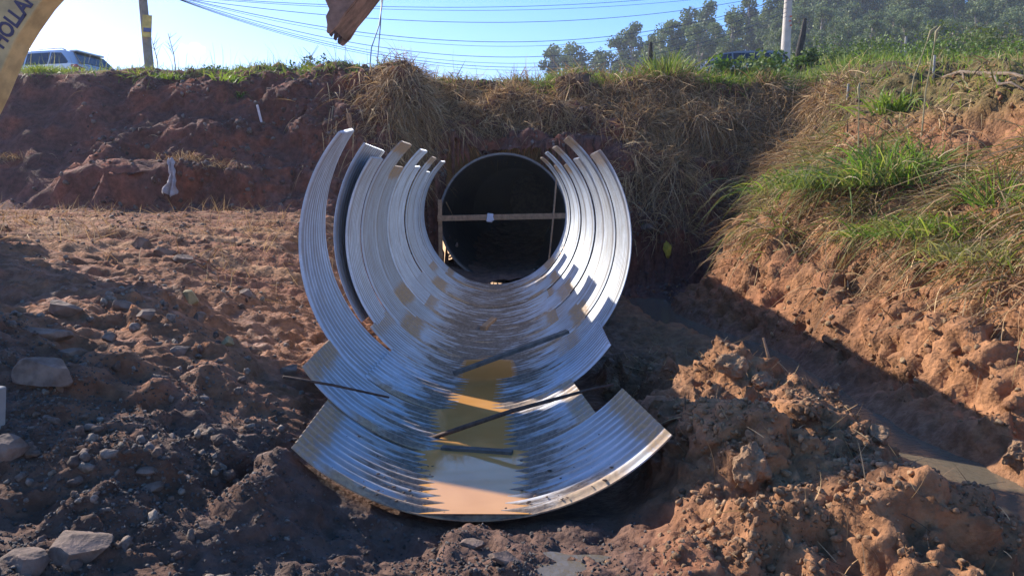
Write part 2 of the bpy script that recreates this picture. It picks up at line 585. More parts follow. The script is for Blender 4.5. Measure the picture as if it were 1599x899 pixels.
def sample(mask, n):
    wgt = (CELL * np.maximum(mask, 0))[:-1, :-1].ravel()
    cs = np.cumsum(wgt)
    k = np.searchsorted(cs, RNG.random(n) * cs[-1])
    k = np.minimum(k, len(wgt) - 1)
    i, j = k // (nx - 1), k % (nx - 1)
    u, v = RNG.random(n)[:, None], RNG.random(n)[:, None]
    P = TP[i, j] * (1 - u) * (1 - v) + TP[i, j + 1] * u * (1 - v) + TP[i + 1, j] * (1 - u) * v + TP[i + 1, j + 1] * u * v
    return P, TN[i, j]


# a coarse bottom for the stream and the puddles
m, t, out = nt('muddy_water'); b = NB(t)
tc = b.n('TexCoord').outputs['Object']
p = b.n('BsdfPrincipled', ins={'Base Color': (.13, .105, .072, 1), 'Roughness': .06, 'IOR': 1.33})
b.set(p, 'Normal', b.n('Bump', ins={'Strength': .5, 'Distance': .01, 'Height': b.noise(tc, 22, 3, .5)}))
t.links.new(p.outputs[0], out.inputs[0])
M_STREAM = m
m, t, out = nt('ochre_water'); b = NB(t)
tc = b.n('TexCoord').outputs['Object']
cc = b.mix(b.maprange(b.noise(tc, 3, 3), .35, .65), (.52, .245, .07), (.58, .285, .09))
p = b.n('BsdfPrincipled', ins={'Base Color': cc, 'Roughness': .03, 'IOR': 1.33, 'Subsurface Weight': 0.0})
b.set(p, 'Normal', b.n('Bump', ins={'Strength': .02, 'Distance': .01, 'Height': b.noise(tc, 9, 2, .5)}))
t.links.new(p.outputs[0], out.inputs[0])
M_OCHRE = m

yy = np.linspace(1.8, 13.2, 60)
cx = 2.60 - .42 * sst(8, 11.5, yy) + .34 * sst(6.5, 4.2, yy) + 0.08 * np.sin(yy * .9)
zz = np.full_like(yy, -.205) + .012 * (yy - 4)
V = []
for a, (y_, c_, z_) in enumerate(zip(yy, cx, zz)):
    for s_ in np.linspace(-.75, .75, 5):
        V.append((c_ + s_, y_, z_))
Fq = [(a * 5 + k, a * 5 + k + 1, a * 5 + k + 6, a * 5 + k + 5) for a in range(59) for k in range(4)]
tag(link('stream_water', py_mesh('stream_water', V, Fq), None, M_STREAM, True), kind='structure')
# ------------------------------------------------------------------ galvanised steel
m, t, out = nt('galvanised_steel'); b = NB(t)
tc = b.n('TexCoord').outputs['Object']
endd = b.n('Attribute', attribute_name='endd').outputs['Fac']
ang = b.n('Attribute', attribute_name='ang').outputs['Fac']
flankd = b.n('Attribute', attribute_name='flank').outputs['Fac']
rim = b.n('Attribute', attribute_name='rimd').outputs['Fac']
rnd = b.n('ObjectInfo').outputs['Random']
sp = b.n('TexVoronoi', ins={'Scale': 70.0, 'Vector': tc})
n1 = b.noise(tc, 5, 6, .65)
n2 = b.noise(tc, 40, 4, .6)
# streaks that run round the pipe along the corrugations
vm = b.n('VectorMath', operation='MULTIPLY'); b.set(vm, 0, tc); vm.inputs[1].default_value = (3.2, 26, 3.2)
n3 = b.noise(vm.outputs[0], 1.0, 6, .62)
basec = b.mix(b.maprange(n1, .35, .7), (.56, .62, .70), (.74, .79, .85))
basec = b.mix(b.math('MULTIPLY', b.n('SeparateColor', ins={0: sp.outputs['Color']}).outputs[0], .25), basec, (.42, .44, .46))
basec = b.mix(b.math('MULTIPLY', rnd, .6), basec, (.44, .46, .48))
rough0 = b.math('MULTIPLY', b.math('FRACT', b.math('MULTIPLY', rnd, 7.3)), .14)
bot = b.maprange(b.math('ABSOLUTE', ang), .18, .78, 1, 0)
vl = b.math('MULTIPLY', b.maprange(b.math('ADD', flankd, b.math('MULTIPLY', n3, .8)), .95, 1.4), b.maprange(bot, .0, .3, .7, .25))
basec = b.mix(vl, basec, (.27, .24, .20))  # rib contrast put into the colour: a darker line on each near flank
rough = b.math('ADD', b.math('MULTIPLY', n2, .14), b.math('ADD', b.math('ADD', .47, rough0), b.math('MULTIPLY', n1, .12)))
# dried mud: on the bolted ends, along the invert and along the ribs
e1 = b.math('SUBTRACT', endd, b.math('MULTIPLY', b.math('SUBTRACT', n1, .5), .18))
tan_m = b.math('MULTIPLY', b.math('MULTIPLY', b.maprange(b.math('ADD', e1, b.math('MULTIPLY', b.math('SUBTRACT', n3, .5), .12)), .09, .17, 1, 0), b.maprange(n2, .25, .55, .5, .92)), b.math('MULTIPLY', b.maprange(rnd, .15, .5), .9))
mm = b.math('ADD', b.math('MULTIPLY', n3, 1.0), b.math('MULTIPLY', bot, .28))
mm = b.math('ADD', mm, b.math('MULTIPLY', flankd, .06))
mud = b.math('MULTIPLY', b.maprange(mm, .71, .82), b.maprange(bot, .02, .3))
film = b.math('MULTIPLY', b.maprange(b.math('ADD', n3, b.math('MULTIPLY', bot, .25)), .46, .70), .5)
film = b.math('MULTIPLY', film, b.maprange(bot, .0, .35, .25, 1))
rimm = b.math('MULTIPLY', b.maprange(b.math('ADD', rim, b.math('MULTIPLY', b.math('SUBTRACT', n1, .5), .3)), .02, .10, 1, 0), b.maprange(bot, .02, .25, .12, .85))
dirt = b.math('MAXIMUM', b.math('MAXIMUM', tan_m, film), rimm)
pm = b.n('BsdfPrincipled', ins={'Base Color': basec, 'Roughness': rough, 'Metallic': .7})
dc = b.mix(b.maprange(n2, .35, .65), (.30, .165, .065), (.44, .265, .11))
pd = b.n('BsdfPrincipled', ins={'Base Color': dc, 'Roughness': .85})
mc = b.mix(b.maprange(n2, .35, .65), (.14, .095, .065), (.24, .165, .11))
pw = b.n('BsdfPrincipled', ins={'Base Color': mc, 'Roughness': .55})
bp = b.n('Bump', ins={'Strength': .35, 'Distance': .012, 'Height': b.math('ADD', n2, b.math('MULTIPLY', mud, 3.0))})
b.set(pw, 'Normal', bp); b.set(pd, 'Normal', bp)
bq = b.n('Bump', ins={'Strength': .06, 'Distance': .01, 'Height': n2})
b.set(pm, 'Normal', bq)
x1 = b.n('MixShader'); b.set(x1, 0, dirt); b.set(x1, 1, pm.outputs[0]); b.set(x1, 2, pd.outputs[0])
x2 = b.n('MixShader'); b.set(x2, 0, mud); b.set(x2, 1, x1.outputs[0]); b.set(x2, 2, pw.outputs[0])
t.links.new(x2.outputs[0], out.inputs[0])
M_STEEL = m

R_PIPE = 1.2


def centre(y):
    return (float(np.interp(y, [3.45, 4.4, 5.32, 6.25, 12.8], [-.194, -.245, -.345, -.25, -.37])),
            float(np.interp(y, [3.45, 4.4, 5.32, 6.25, 7.1, 12.8], [1.240, 1.215, 1.195, 1.207, 1.224, 1.37])))


def plate(name, parent, y0, L, f0, f1, R=R_PIPE, tilt=0.0, thick=.007, per=9, amp=.0135, c=None, c2=None, flare=0.0, twist=0.0, splay=0.0):
    f0, f1 = math.radians(f0), math.radians(f1)
    ncor = max(1, int(round(L / .088)))
    nv = ncor * per + 1
    nu = 46
    c0 = c or centre(y0); c1 = c2 or (c if c else centre(y0 + L))
    u = np.linspace(0, 1, nu); v = np.linspace(0, 1, nv)
    U, V = np.meshgrid(u, v)
    ph = f0 + (f1 - f0) * U + twist * V
    wave = np.cos(2 * np.pi * V * ncor)
    rr = R + amp * wave + tilt * (V - .5) + flare * (2 * U - 1) ** 2 + splay * V * (1 - U) ** 1.3
    cxx = c0[0] + (c1[0] - c0[0]) * V; czz = c0[1] + (c1[1] - c0[1]) * V
    off = parent.location

    def surf(r):
        return np.stack([cxx + r * np.sin(ph) - off[0], y0 + L * V - off[1], czz - r * np.cos(ph) - off[2]], -1).reshape(-1, 3)
    A, B = surf(rr), surf(rr + thick)
    n = nu * nv
    ix = np.arange(n).reshape(nv, nu)
    q = np.stack([ix[:-1, :-1], ix[:-1, 1:], ix[1:, 1:], ix[1:, :-1]], -1).reshape(-1, 4)
    fs = [q, q[:, ::-1] + n]
    for e in (ix[0, :], ix[-1, ::-1], ix[::-1, 0], ix[:, -1]):
        fs.append(np.stack([e[:-1], e[:-1] + n, e[1:] + n, e[1:]], -1))
    ed = (np.minimum(U, 1 - U) * (f1 - f0) * R).ravel()
    at_ = {'endd': ('FLOAT', np.tile(ed, 2)), 'ang': ('FLOAT', np.tile(ph.ravel(), 2)),
           'flank': ('FLOAT', np.tile(np.cos(2 * np.pi * V * ncor - .62 * np.pi).ravel(), 2)), 'rimd': ('FLOAT', np.tile((V * L).ravel(), 2))}
    me = mesh_np(name, np.concatenate([A, B]), np.concatenate(fs), at_)
    o = link(name, me, parent, M_STEEL, smooth=True)
    me.materials[0] = M_STEEL
    try:
        me.set_sharp_from_angle(angle=math.radians(50))
    except Exception:
        pass
    return o


pipe = empty('culvert_pipe', (-.25, 6.25, .03))
tag(pipe, 'open culvert pipe of corrugated galvanised plates, half assembled and holding muddy water', 'pipe')
p1 = plate('plate', pipe, 3.45, 1.0, -45, 49, R=1.2, c=(-.194, 1.239), c2=(-.275, 1.209))
p1['label'] = 'lowest tray plate with muddy water to its lip'
plate('plate', pipe, 4.38, 1.0, -57, 37.5, R=1.19, c=(-.25, 1.222), c2=(-.335, 1.208))
plate('plate', pipe, 5.30, 1.0, -40, 55, R=1.176, c=(-.312, 1.213), c2=(-.28, 1.215))
l0 = plate('plate', pipe, 5.29, .92, -131.5, -38.6, R=1.185, c=(-.318, 1.214), c2=(-.30, 1.214), splay=.17)
l0['label'] = 'single upright plate standing clear of its neighbours'
# loose plate outside the next ring
plate('plate', pipe, 6.44, .9, -128, -56, R=1.272, c=(-.262, 1.235), c2=(-.262, 1.24))
k = 0
y = 6.25
while k < 8:
    even = k % 2 == 0
    R = 1.182 + (.012 if even else 0.0) + .003 * math.sin(k * 2.1)
    if even:
        ltip, lj, rj, rtip = -125 + random.uniform(-2, 1), -54, 38, 129
    else:
        ltip, lj, rj, rtip = -136.5 + random.uniform(-1.5, 1.5), -41, 50, 141
    Lp = .86
    pr = 9 if k < 3 else 6
    yl = y + (.14 if even and k == 0 else 0.0)
    plate('plate', pipe, y + .01 * random.random(), Lp, lj, rj, R=R - .004, tilt=.016, per=pr)
    plate('plate', pipe, yl + .03 * random.random(), Lp - .0 if k else .70, ltip, lj + 1.5, R=R + random.uniform(-.004, .006), tilt=random.uniform(.024, .040), per=pr, twist=random.uniform(-.01, .01))
    plate('plate', pipe, y + .03 * random.random(), Lp, rj - 1.5, rtip + random.uniform(-1, 1), R=R + random.uniform(-.004, .008), tilt=random.uniform(.024, .042), per=pr, twist=random.uniform(-.012, .012))
    y += .81
    k += 1

# standing water in the tray
WZ = .057
ys = np.linspace(3.452, 7.3, 260)
V, Fq = [], []
for y_ in ys:
    if y_ < 4.38:
        bt = .039 + (y_ - 3.45) * (.013 - .039); cxw = -.194 + (y_ - 3.45) * -.068
    elif y_ < 5.30:
        bt = .032 - .014 * (y_ - 4.38); cxw = -.25 - .085 * (y_ - 4.38)
    elif y_ < 6.25:
        bt = .037; cxw = -.31 + .03 * (y_ - 5.3)
    else:
        bt = centre(y_)[1] - 1.172; cxw = centre(y_)[0]
    hw = math.sqrt(2.4 * max(.0008, WZ - bt + .0135)) + .015 * min(1, (y_ - 3.45) * 8)
    V += [(cxw - hw, y_, WZ), (cxw + hw, y_, WZ)]
for i in range(len(ys) - 1):
    Fq.append((2 * i, 2 * i + 1, 2 * i + 3, 2 * i + 2))
tag(link('water', py_mesh('water', V, Fq), None, M_OCHRE), kind='structure')

# ------------------------------------------------------------------ the finished culvert under the road
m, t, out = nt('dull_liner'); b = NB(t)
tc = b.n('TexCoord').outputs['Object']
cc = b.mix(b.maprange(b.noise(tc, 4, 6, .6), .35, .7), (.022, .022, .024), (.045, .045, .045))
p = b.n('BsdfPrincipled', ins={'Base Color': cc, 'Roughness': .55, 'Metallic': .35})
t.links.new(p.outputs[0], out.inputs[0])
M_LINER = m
M_BLOCK = simple('rough_brown_wall', (.12, .085, .06), .9, var=.4, scale=8, bump=.8)
M_SILT = simple('wet_silt', (.11, .06, .042), .8, var=.4, scale=9, bump=1.0)
tun = empty('culvert_tunnel', (-.25, 14.6, .05))
tag(tun, 'dark round finished culvert running under the road embankment', 'culvert')
n_u, ys = 72, np.concatenate([np.arange(14.42, 22, .028), np.arange(22, 36.2, .2)])
bend = lambda y: (-.25 + .95 * max(0, (y - 17) / 17) ** 1.4, 1.27 + .5 * max(0, (y - 17) / 17))
V, fs = [], []
for y_ in ys:
    c = bend(y_)
    r = 1.205 + .012 * math.cos(2 * math.pi * y_ / .1)
    for kk in range(n_u):
        a = 2 * math.pi * kk / n_u
        V.append((c[0] + r * math.cos(a) + .25, y_ - 14.6, c[1] + r * math.sin(a) - .05))
N_ = len(ys)
for i in range(N_ - 1):
    for kk in range(n_u):
        fs.append((i * n_u + kk, i * n_u + (kk + 1) % n_u, (i + 1) * n_u + (kk + 1) % n_u, (i + 1) * n_u + kk))
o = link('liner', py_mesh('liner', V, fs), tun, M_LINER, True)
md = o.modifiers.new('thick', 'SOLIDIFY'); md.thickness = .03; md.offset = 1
mb = MB()
c = bend(36)
ring = [(c[0] + 1.3 * math.cos(2 * math.pi * i / 40), c[1] + 1.3 * math.sin(2 * math.pi * i / 40)) for i in range(40)]
mb.prism(ring, 35.9, 36.2, 'y')
mb.build('end_wall', M_BLOCK, tun, world=True)
# pale rim of the first ring
mb = MB()
V, fs = [], []
for rr_, yy_ in ((1.19, 14.40), (1.225, 14.40), (1.225, 14.50), (1.19, 14.50)):
    for kk in range(n_u):
        a = 2 * math.pi * kk / n_u
        V.append((-.25 + rr_ * math.cos(a), yy_, 1.27 + rr_ * math.sin(a)))
for j in range(4):
    for kk in range(n_u):
        fs.append((j * n_u + kk, j * n_u + (kk + 1) % n_u, ((j + 1) % 4) * n_u + (kk + 1) % n_u, ((j + 1) % 4) * n_u + kk))
mb.add(V, fs)
M_RIM = simple('weathered_zinc', (.15, .15, .155), .65, metal=.4, var=.2, scale=10)
mb.build('rim', M_RIM, tun, world=True, smooth=False)
# silt lying in the bottom
gx = np.linspace(-1.15, 1.15, 40); gy = np.linspace(13.0, 35.8, 240)
X, Y = np.meshgrid(gx, gy)
Z = .22 + .12 * X ** 2 + .10 * fbm(X * 2, Y * 2, octv=4, seed=4) + .25 * sst(15.5, 20, Y) + .5 * sst(17, 36, Y)
P = np.stack([X + np.vectorize(lambda y: bend(y)[0])(Y) + .25, Y - 14.6, Z - .05], -1).reshape(-1, 3)
ii = np.arange(X.size).reshape(X.shape)
q = np.stack([ii[:-1, :-1], ii[:-1, 1:], ii[1:, 1:], ii[1:, :-1]], -1).reshape(-1, 4)
link('silt_bed', mesh_np('silt_bed', P, q), tun, M_SILT, True)

# ------------------------------------------------------------------ timber set across the mouth
M_WOOD = simple('raw_timber', (.34, .20, .11), .8, var=.3, scale=14, bump=.3)
M_WOODG = simple('weathered_timber', (.10, .085, .07), .85, var=.35, scale=14, bump=.4)
M_RUST = simple('rusty_steel', (.085, .052, .038), .75, metal=.4, var=.4, scale=30, bump=.2)
Yf = 14.2
fr = empty('sighting_frame', (float(at(686, 420, Yf).x), Yf, .2))
tag(fr, 'raw timber frame of one post and one crossboard before the tunnel mouth', 'frame')
a_, b_ = at(687, 312, Yf), at(687, 412, Yf)
mb = MB(); mb.beam(b_ + Vector((.02, 0, -.3)), a_, .075, .06, (0, 1, 0)); mb.build('post', M_WOOD, fr, bevel=.004, world=True)
a_, b_ = at(683, 341, Yf - .06), at(884, 337, Yf - .06)
mb = MB(); mb.beam(a_, b_, .03, .105, (0, 0, 1)); mb.build('crossboard', M_WOOD, fr, bevel=.004, world=True)
M_PAPER = simple('pale_paper', (.62, .60, .66), .8, var=.1)
mb = MB(); c = at(765, 340, Yf - .10)
mb.box(c, (.11, .02, .16), Matrix.Rotation(.15, 3, 'Y')); mb.box(c + Vector((.02, -.005, -.02)), (.10, .03, .09), Matrix.Rotation(-.3, 3, 'Y'))
tag(mb.build('paper_tag', M_PAPER, None, bevel=.006), 'crumpled white paper stuck on the crossboard', 'paper')
mb = MB(); mb.tube([at(869, 280, 13.7), at(864, 340, 13.6), at(857, 408, 13.5)], .017, 8)
tag(mb.build('slim_rod', M_WOOD, None), 'thin upright stick at the tunnel mouth behind the crossboard end', 'stick')

# ------------------------------------------------------------------ things lying in the tray
mb = MB(); a_, b_ = at(708, 563, 6.1), at(887, 517, 6.35)
a_.z = .14; 
mb.beam(a_, b_, .075, .028, (0, 0, 1))
tag(mb.build('wooden_batten', M_WOODG, None, bevel=.004), 'grey weathered batten leaning up the pipe wall above the muddy water', 'batten')
mb = MB(); a_, b_ = at(754, 494, 8.6), at(771, 473, 9.25)
a_.z = pipe_bottom(8.6) + .05; b_.z = pipe_bottom(9.25) + .05
mb.beam(a_, b_, .075, .06)
tag(mb.build('timber_offcut', M_WOOD, None, bevel=.006), 'short orange-brown offcut of timber lying dry in the pipe bottom', 'offcut')
mb = MB(); a_, b_ = at(690, 697, 4.42), at(800, 709, 4.33)
a_.z = .063; b_.z = .065
mb.beam(a_, b_, .055, .02)
tag(mb.build('floating_lath', M_WOODG, None), 'dark straight lath afloat on the water in the tray', 'lath')
pts = [at(668, 686, 4.62), at(720, 668, 4.60), at(800, 641, 4.62), at(870, 622, 4.70), at(920, 608, 4.78), at(958, 600, 4.84)]
mb = MB(); mb.tube(pts, [.015, .016, .014, .012, .009, .007], 10)
tag(mb.build('bent_bar', M_RUST, None, smooth=True), 'long dark bent bar slanting from the water to a clod beside the tray', 'bar')
pts = [at(442, 588, 4.22), at(520, 601, 4.36), at(607, 620, 4.62)]
mb = MB(); mb.tube(pts, [.008, .008, .007], 10)
tag(mb.build('straight_bar', M_RUST, None, smooth=True), 'straight thin bar across the corner of the second tray plate', 'bar')
# ------------------------------------------------------------------ rocks
def ico(sub):
    bm = bmesh.new()
    bmesh.ops.create_icosphere(bm, subdivisions=sub, radius=1.0)
    bm.verts.ensure_lookup_table()
    v = np.array([q.co[:] for q in bm.verts]); f = np.array([[q.index for q in p.verts] for p in bm.faces])
    bm.free()
    return v, f


ICO4, ICO3, ICO2, ICO1 = ico(5), ico(4), ico(3), ico(2)


def rock_shape(seed, src, cuts=9, amp=.12):
    r = np.random.default_rng(seed)
    v = src[0].copy()
    for _ in range(cuts):
        d = r.normal(size=3); d /= np.linalg.norm(d)
        h = r.uniform(.45, .82)
        k = v @ d - h
        v = v - np.maximum(k, 0)[:, None] * d[None]
    o = seed * 3.7
    nz = fbm(v[:, 0] * 1.6 + o, v[:, 1] * 1.6, v[:, 2] * 1.6, octv=5, seed=seed)
    return v * (1 + amp * nz)[:, None]


M_ROCK = simple('brown_stone', (.165, .108, .078), .9, var=.5, scale=9, bump=.7)
M_ROCKY = simple('ochre_stone', (.33, .235, .11), .85, var=.3, scale=7, bump=.6)
M_CLOD = simple('clay_clod', (.27, .155, .08), .95, var=.3, scale=14, bump=1.0)


def rock(px, py, wpx, label, name='stone', mat=None, group=None, asp=(1, .8, .65), seed=1, rz=None, sink=.40, cuts=15, cat='stone'):
    loc, nor = ground_at(px, py + wpx * .25)
    dist = (loc - CAM).dot(CAM_R @ Vector((0, 0, -1)))
    s = .5 * wpx / F * dist / .82
    v = rock_shape(seed, ICO4, cuts, .07 if mat is not M_CLOD else .34)
    rz = random.uniform(0, 6.28) if rz is None else rz
    Rm = np.array(Matrix.Rotation(rz * .15, 3, 'Z') @ Matrix.Rotation(random.uniform(-.25, .25), 3, 'Y'))
    v = (v * np.array(asp) * s) @ Rm.T
    me = mesh_np(name, v, ICO4[1])
    o = link(name, me, None, mat or M_ROCK, True)
    try: me.set_sharp_from_angle(angle=math.radians(28))
    except Exception: pass
    me.materials[0] = mat or M_ROCK
    o.location = loc + Vector((0, 0, s * asp[2] * (1 - 2 * sink) * .8))
    tag(o, label, cat, group)
    return o


GS = 'loose stones on the shaded slope'
rock(73, 567, 78, 'biggest pale boulder half sunk in the shaded slope', seed=3, asp=(1, .8, .68), group=GS)
rock(98, 474, 58, 'flat topped grey block highest on the shaded slope', seed=5, asp=(1, .7, .52), group=GS)
rock(74, 513, 62, 'long brown slab tilting downhill just above the biggest boulder', seed=8, asp=(1, .6, .55), group=GS)
rock(112, 545, 38, 'narrow dark slab wedged against the biggest boulder', seed=9, asp=(1, .45, .45), group=GS)
rock(170, 522, 26, 'small roundish stone alone right of the brown slab', seed=11, asp=(.9, .8, .9), group=GS)
rock(282, 541, 40, 'oblong brown stone lying in the middle of the slope', seed=12, asp=(1, .6, .5), group=GS)
rock(256, 389, 32, 'squarish light stone on the sunlit terrace edge', seed=13, asp=(1, .8, .75), group=GS)
rock(289, 400, 30, 'low light stone next to the squarish one on the terrace edge', seed=14, asp=(1, .8, .6), group=GS)
rock(222, 374, 30, 'rounded red-brown lump above the squarish light stone', seed=15, asp=(1, .8, .6), group=GS)
rock(386, 455, 28, 'dark round stone near the pipe at mid slope', seed=16, asp=(1, .8, .85), group=GS)
rock(298, 463, 34, 'yellow stained stone catching the sun', seed=17, mat=M_ROCKY, asp=(.9, .8, .8), group=GS)
rock(195, 470, 30, 'grey stone in the sun above the middle of the slope', seed=18, asp=(1, .7, .6), group=GS)
rock(228, 484, 34, 'flat grey stone below the one in the sun', seed=19, asp=(1, .7, .5), group=GS)
rock(312, 494, 26, 'pointed light stone under the yellow stained one', seed=20, asp=(.8, .8, .8), group=GS)
rock(355, 530, 24, 'tan stone in the rubble nearest the upright plate', seed=21, mat=M_ROCKY, asp=(1, .8, .7), group=GS)
rock(234, 728, 34, 'brown stone resting on a flat grey one', seed=22, asp=(1, .6, .4), group=GS)
rock(240, 752, 42, 'flat grey stone under a brown one', seed=23, asp=(1, .7, .4), group=GS)
rock(118, 832, 92, 'wide dark boulder low in the gravel shade', seed=24, asp=(1, .8, .55), group=GS)
rock(18, 692, 56, 'reddish boulder cut by the picture edge', seed=25, asp=(1, .8, .8), group=GS)
rock(45, 865, 80, 'dark broken boulder in the bottom corner', seed=26, asp=(1, .8, .6), group=GS)
rock(92, 600, 26, 'brown stone directly under the biggest boulder', seed=27, asp=(.7, .8, .9), group=GS)
rock(450, 572, 34, 'muddy lump at the foot of the upright plate', seed=28, asp=(1, .8, .7), group=GS)
rock(738, 841, 46, 'flat grey stone under the lip of the tray', seed=29, asp=(1, .6, .32), sink=.2)
rock(788, 862, 58, 'brown flat stone beside the puddle before the tray', seed=30, asp=(1, .6, .36), sink=.25)
rock(956, 600, 36, 'round clod that the bent bar rests on', 'clod', M_CLOD, seed=31, asp=(1, .8, .95), cat='clod', cuts=4)
rock(1141, 566, 40, 'pale yellow clod on top of the spoil heap', 'clod', M_CLOD, seed=32, asp=(1, .8, .8), cat='clod', cuts=5)
rock(1190, 590, 34, 'rounded clod on the heap next to the pale one', 'clod', M_CLOD, seed=33, asp=(1, .8, .8), cat='clod', cuts=4)
rock(1175, 720, 54, 'large cracked clod in the middle of the heap', 'clod', M_CLOD, seed=34, asp=(.9, .8, 1.0), cat='clod', cuts=4)
rock(1365, 672, 40, 'clod at the heap edge above the stream', 'clod', M_CLOD, seed=36, asp=(1, .8, .7), cat='clod', cuts=4)
rock(1585, 700, 38, 'clod on the far side of the stream at the picture edge', 'clod', M_CLOD, seed=35, asp=(1, .8, .8), cat='clod', cuts=4)
for i, (px, py, s_) in enumerate([(1003, 332, 16), (1018, 322, 18), (1036, 328, 16), (1052, 320, 15), (1044, 338, 20), (1022, 345, 17), (1062, 334, 16), (1010, 352, 22)]):
    rock(px, py, s_, 'grey rubble stone piled at the foot of the straw bank', 'rubble_stone', seed=50 + i, group='rubble stones at the foot of the straw bank', asp=(1, .8, .65))

# loose crumbs of soil and gravel, too many to count
CR = [rock_shape(200 + i, ICO1, 5, .25) for i in range(7)]


def crumbs(name, mask, n, smin, smax, pw, mat, cols):
    P, N = sample(mask, n)
    nv = len(ICO1[0])
    s = smin + (smax - smin) * RNG.random(n) ** pw
    Vs, Cs = np.zeros((n, nv, 3), np.float32), np.zeros((n, nv, 4), np.float32)
    an = RNG.random(n) * 6.283
    sq = RNG.uniform(.45, 1.0, (n, 3))
    ca, sa = np.cos(an), np.sin(an)
    kind = RNG.integers(0, len(CR), n)
    for kd in range(len(CR)):
        w_ = np.where(kind == kd)[0]
        base = CR[kd][None] * sq[w_][:, None, :] * s[w_][:, None, None]
        x = base[..., 0] * ca[w_][:, None] - base[..., 1] * sa[w_][:, None]
        y = base[..., 0] * sa[w_][:, None] + base[..., 1] * ca[w_][:, None]
        Vs[w_] = np.stack([x, y, base[..., 2]], -1) + (P[w_] + N[w_] * s[w_][:, None] * .25)[:, None, :]
    cols = np.array(cols)
    cc = cols[RNG.integers(0, len(cols), n)] * RNG.uniform(.7, 1.3, (n, 1))
    Cs[..., :3] = cc[:, None, :]; Cs[..., 3] = 1
    f = (ICO1[1][None] + (np.arange(n) * nv)[:, None, None]).reshape(-1, 3)
    me = mesh_np(name, Vs.reshape(-1, 3), f, {'tint': ('FLOAT_COLOR', Cs.reshape(-1, 4))})
    o = link(name, me, None, mat, True)
    me.materials[0] = mat
    tag(o, kind='stuff')
    return o


m, t, out = nt('crumb'); b = NB(t)
tc = b.n('TexCoord').outputs['Object']
ac = b.n('Attribute', attribute_name='tint').outputs['Color']
cc = b.mix(b.maprange(b.noise(tc, 60, 5), .35, .7), b.mix(1, ac, (.7, .7, .7), 'MULTIPLY'), b.mix(1, ac, (1.25, 1.25, 1.25), 'MULTIPLY'))
p = b.n('BsdfPrincipled', ins={'Base Color': cc, 'Roughness': .85, 'Specular IOR Level': .35})
b.set(p, 'Normal', b.n('Bump', ins={'Strength': .6, 'Distance': .01, 'Height': b.noise(tc, 140, 4)}))
t.links.new(p.outputs[0], out.inputs[0])
M_CRUMB = m
X, Y, Z = TP[..., 0], TP[..., 1], TP[..., 2]
mx = np.clip(.25 + 1.4 * T_LUMP + .5 * T_RIDG, .03, 2)
off_pipe = 1 - sst(1.15, .95, np.abs(X - axis_x(Y))) * sst(3.38, 3.46, Y) * sst(13.2, 12.9, Y)
dry = 1 - sst(.42, .30, np.abs(X - 2.60 + .42 * sst(8, 11.5, Y) - .34 * sst(6.5, 4.2, Y))) * sst(.0, -.12, Z)
nearw = 1 / np.maximum(Y, 1.8) ** 1.2
gmask = sst(4.6, 3.3, Y) * sst(1.9, 2.1, Y) * sst(.75, .3, X) * sst(-3.4, -2.6, X) * off_pipe * (.3 + mx)
crumbs('gravel', gmask, 13000, .004, .014, 2.4, M_CRUMB, [(.10, .08, .068), (.075, .062, .055), (.13, .105, .085), (.085, .06, .045)])
hmask = sst(.35, .8, X) * sst(2.5, 2.2, X) * sst(7.2, 6.0, Y) * sst(1.9, 2.1, Y) * off_pipe * mx * nearw
crumbs('soil_crumbs', hmask, 11000, .005, .030, 4.5, M_CRUMB, [(.25, .135, .065), (.21, .11, .055), (.28, .165, .085)])
lmask = sst(-.7, -1.2, X) * sst(-9, -7, X) * sst(12.6, 12, Y) * sst(2.0, 2.4, Y) * off_pipe * mx * nearw
crumbs('rubble', lmask, 9000, .006, .042, 7, M_CRUMB, [(.15, .09, .06), (.18, .13, .10), (.12, .075, .055), (.21, .16, .12)])
bmask = sst(2.9, 3.2, X + .7 * sst(8, 11, Y)) * sst(7, 6, X) * sst(14, 13.5, Y) * sst(2.0, 2.4, Y) * mx * dry * nearw
crumbs('bank_crumbs', bmask, 6500, .008, .05, 4.5, M_CRUMB, [(.25, .13, .06), (.22, .10, .045), (.27, .17, .085)])
emask = sst(12.4, 12.7, Y) * sst(16, 15.5, Y) * sst(6, 5, X) * sst(-9, -8, X) * mx * (((X + .25) ** 2 + (Z - 1.27) ** 2 > 1.3 ** 2) | (Y > 15.6))
crumbs('bank_stones', emask, 7000, .010, .07, 5, M_CRUMB, [(.12, .07, .055), (.17, .13, .11), (.10, .055, .045)])
# crumbs of mud washed onto the tray
rs = np.random.default_rng(5)
V, Fc, Cc = [], [], []
nv = len(ICO1[0]); cnt = 0
for i in range(260):
    y_ = 3.47 + rs.random() ** 1.6 * 2.6
    a_ = rs.normal(0, .16) + (.31 if rs.random() < .5 else -.33)
    c = centre(y_)
    s = .003 + .007 * rs.random() ** 2.5
    q = CR[i % 7] * s * np.array((1.3, 1, .7))
    V.append(q + np.array((c[0] + 1.19 * math.sin(a_), y_, c[1] - 1.192 * math.cos(a_))))
    Fc.append(ICO1[1] + cnt); cnt += nv
    Cc.append(np.tile(np.array((.14, .09, .06, 1)) * rs.uniform(.6, 1.3), (nv, 1)))
me = mesh_np('mud_crumbs', np.concatenate(V), np.concatenate(Fc), {'tint': ('FLOAT_COLOR', np.concatenate(Cc))})
tag(link('mud_crumbs', me, None, M_CRUMB, True), kind='stuff')
me.materials[0] = M_CRUMB

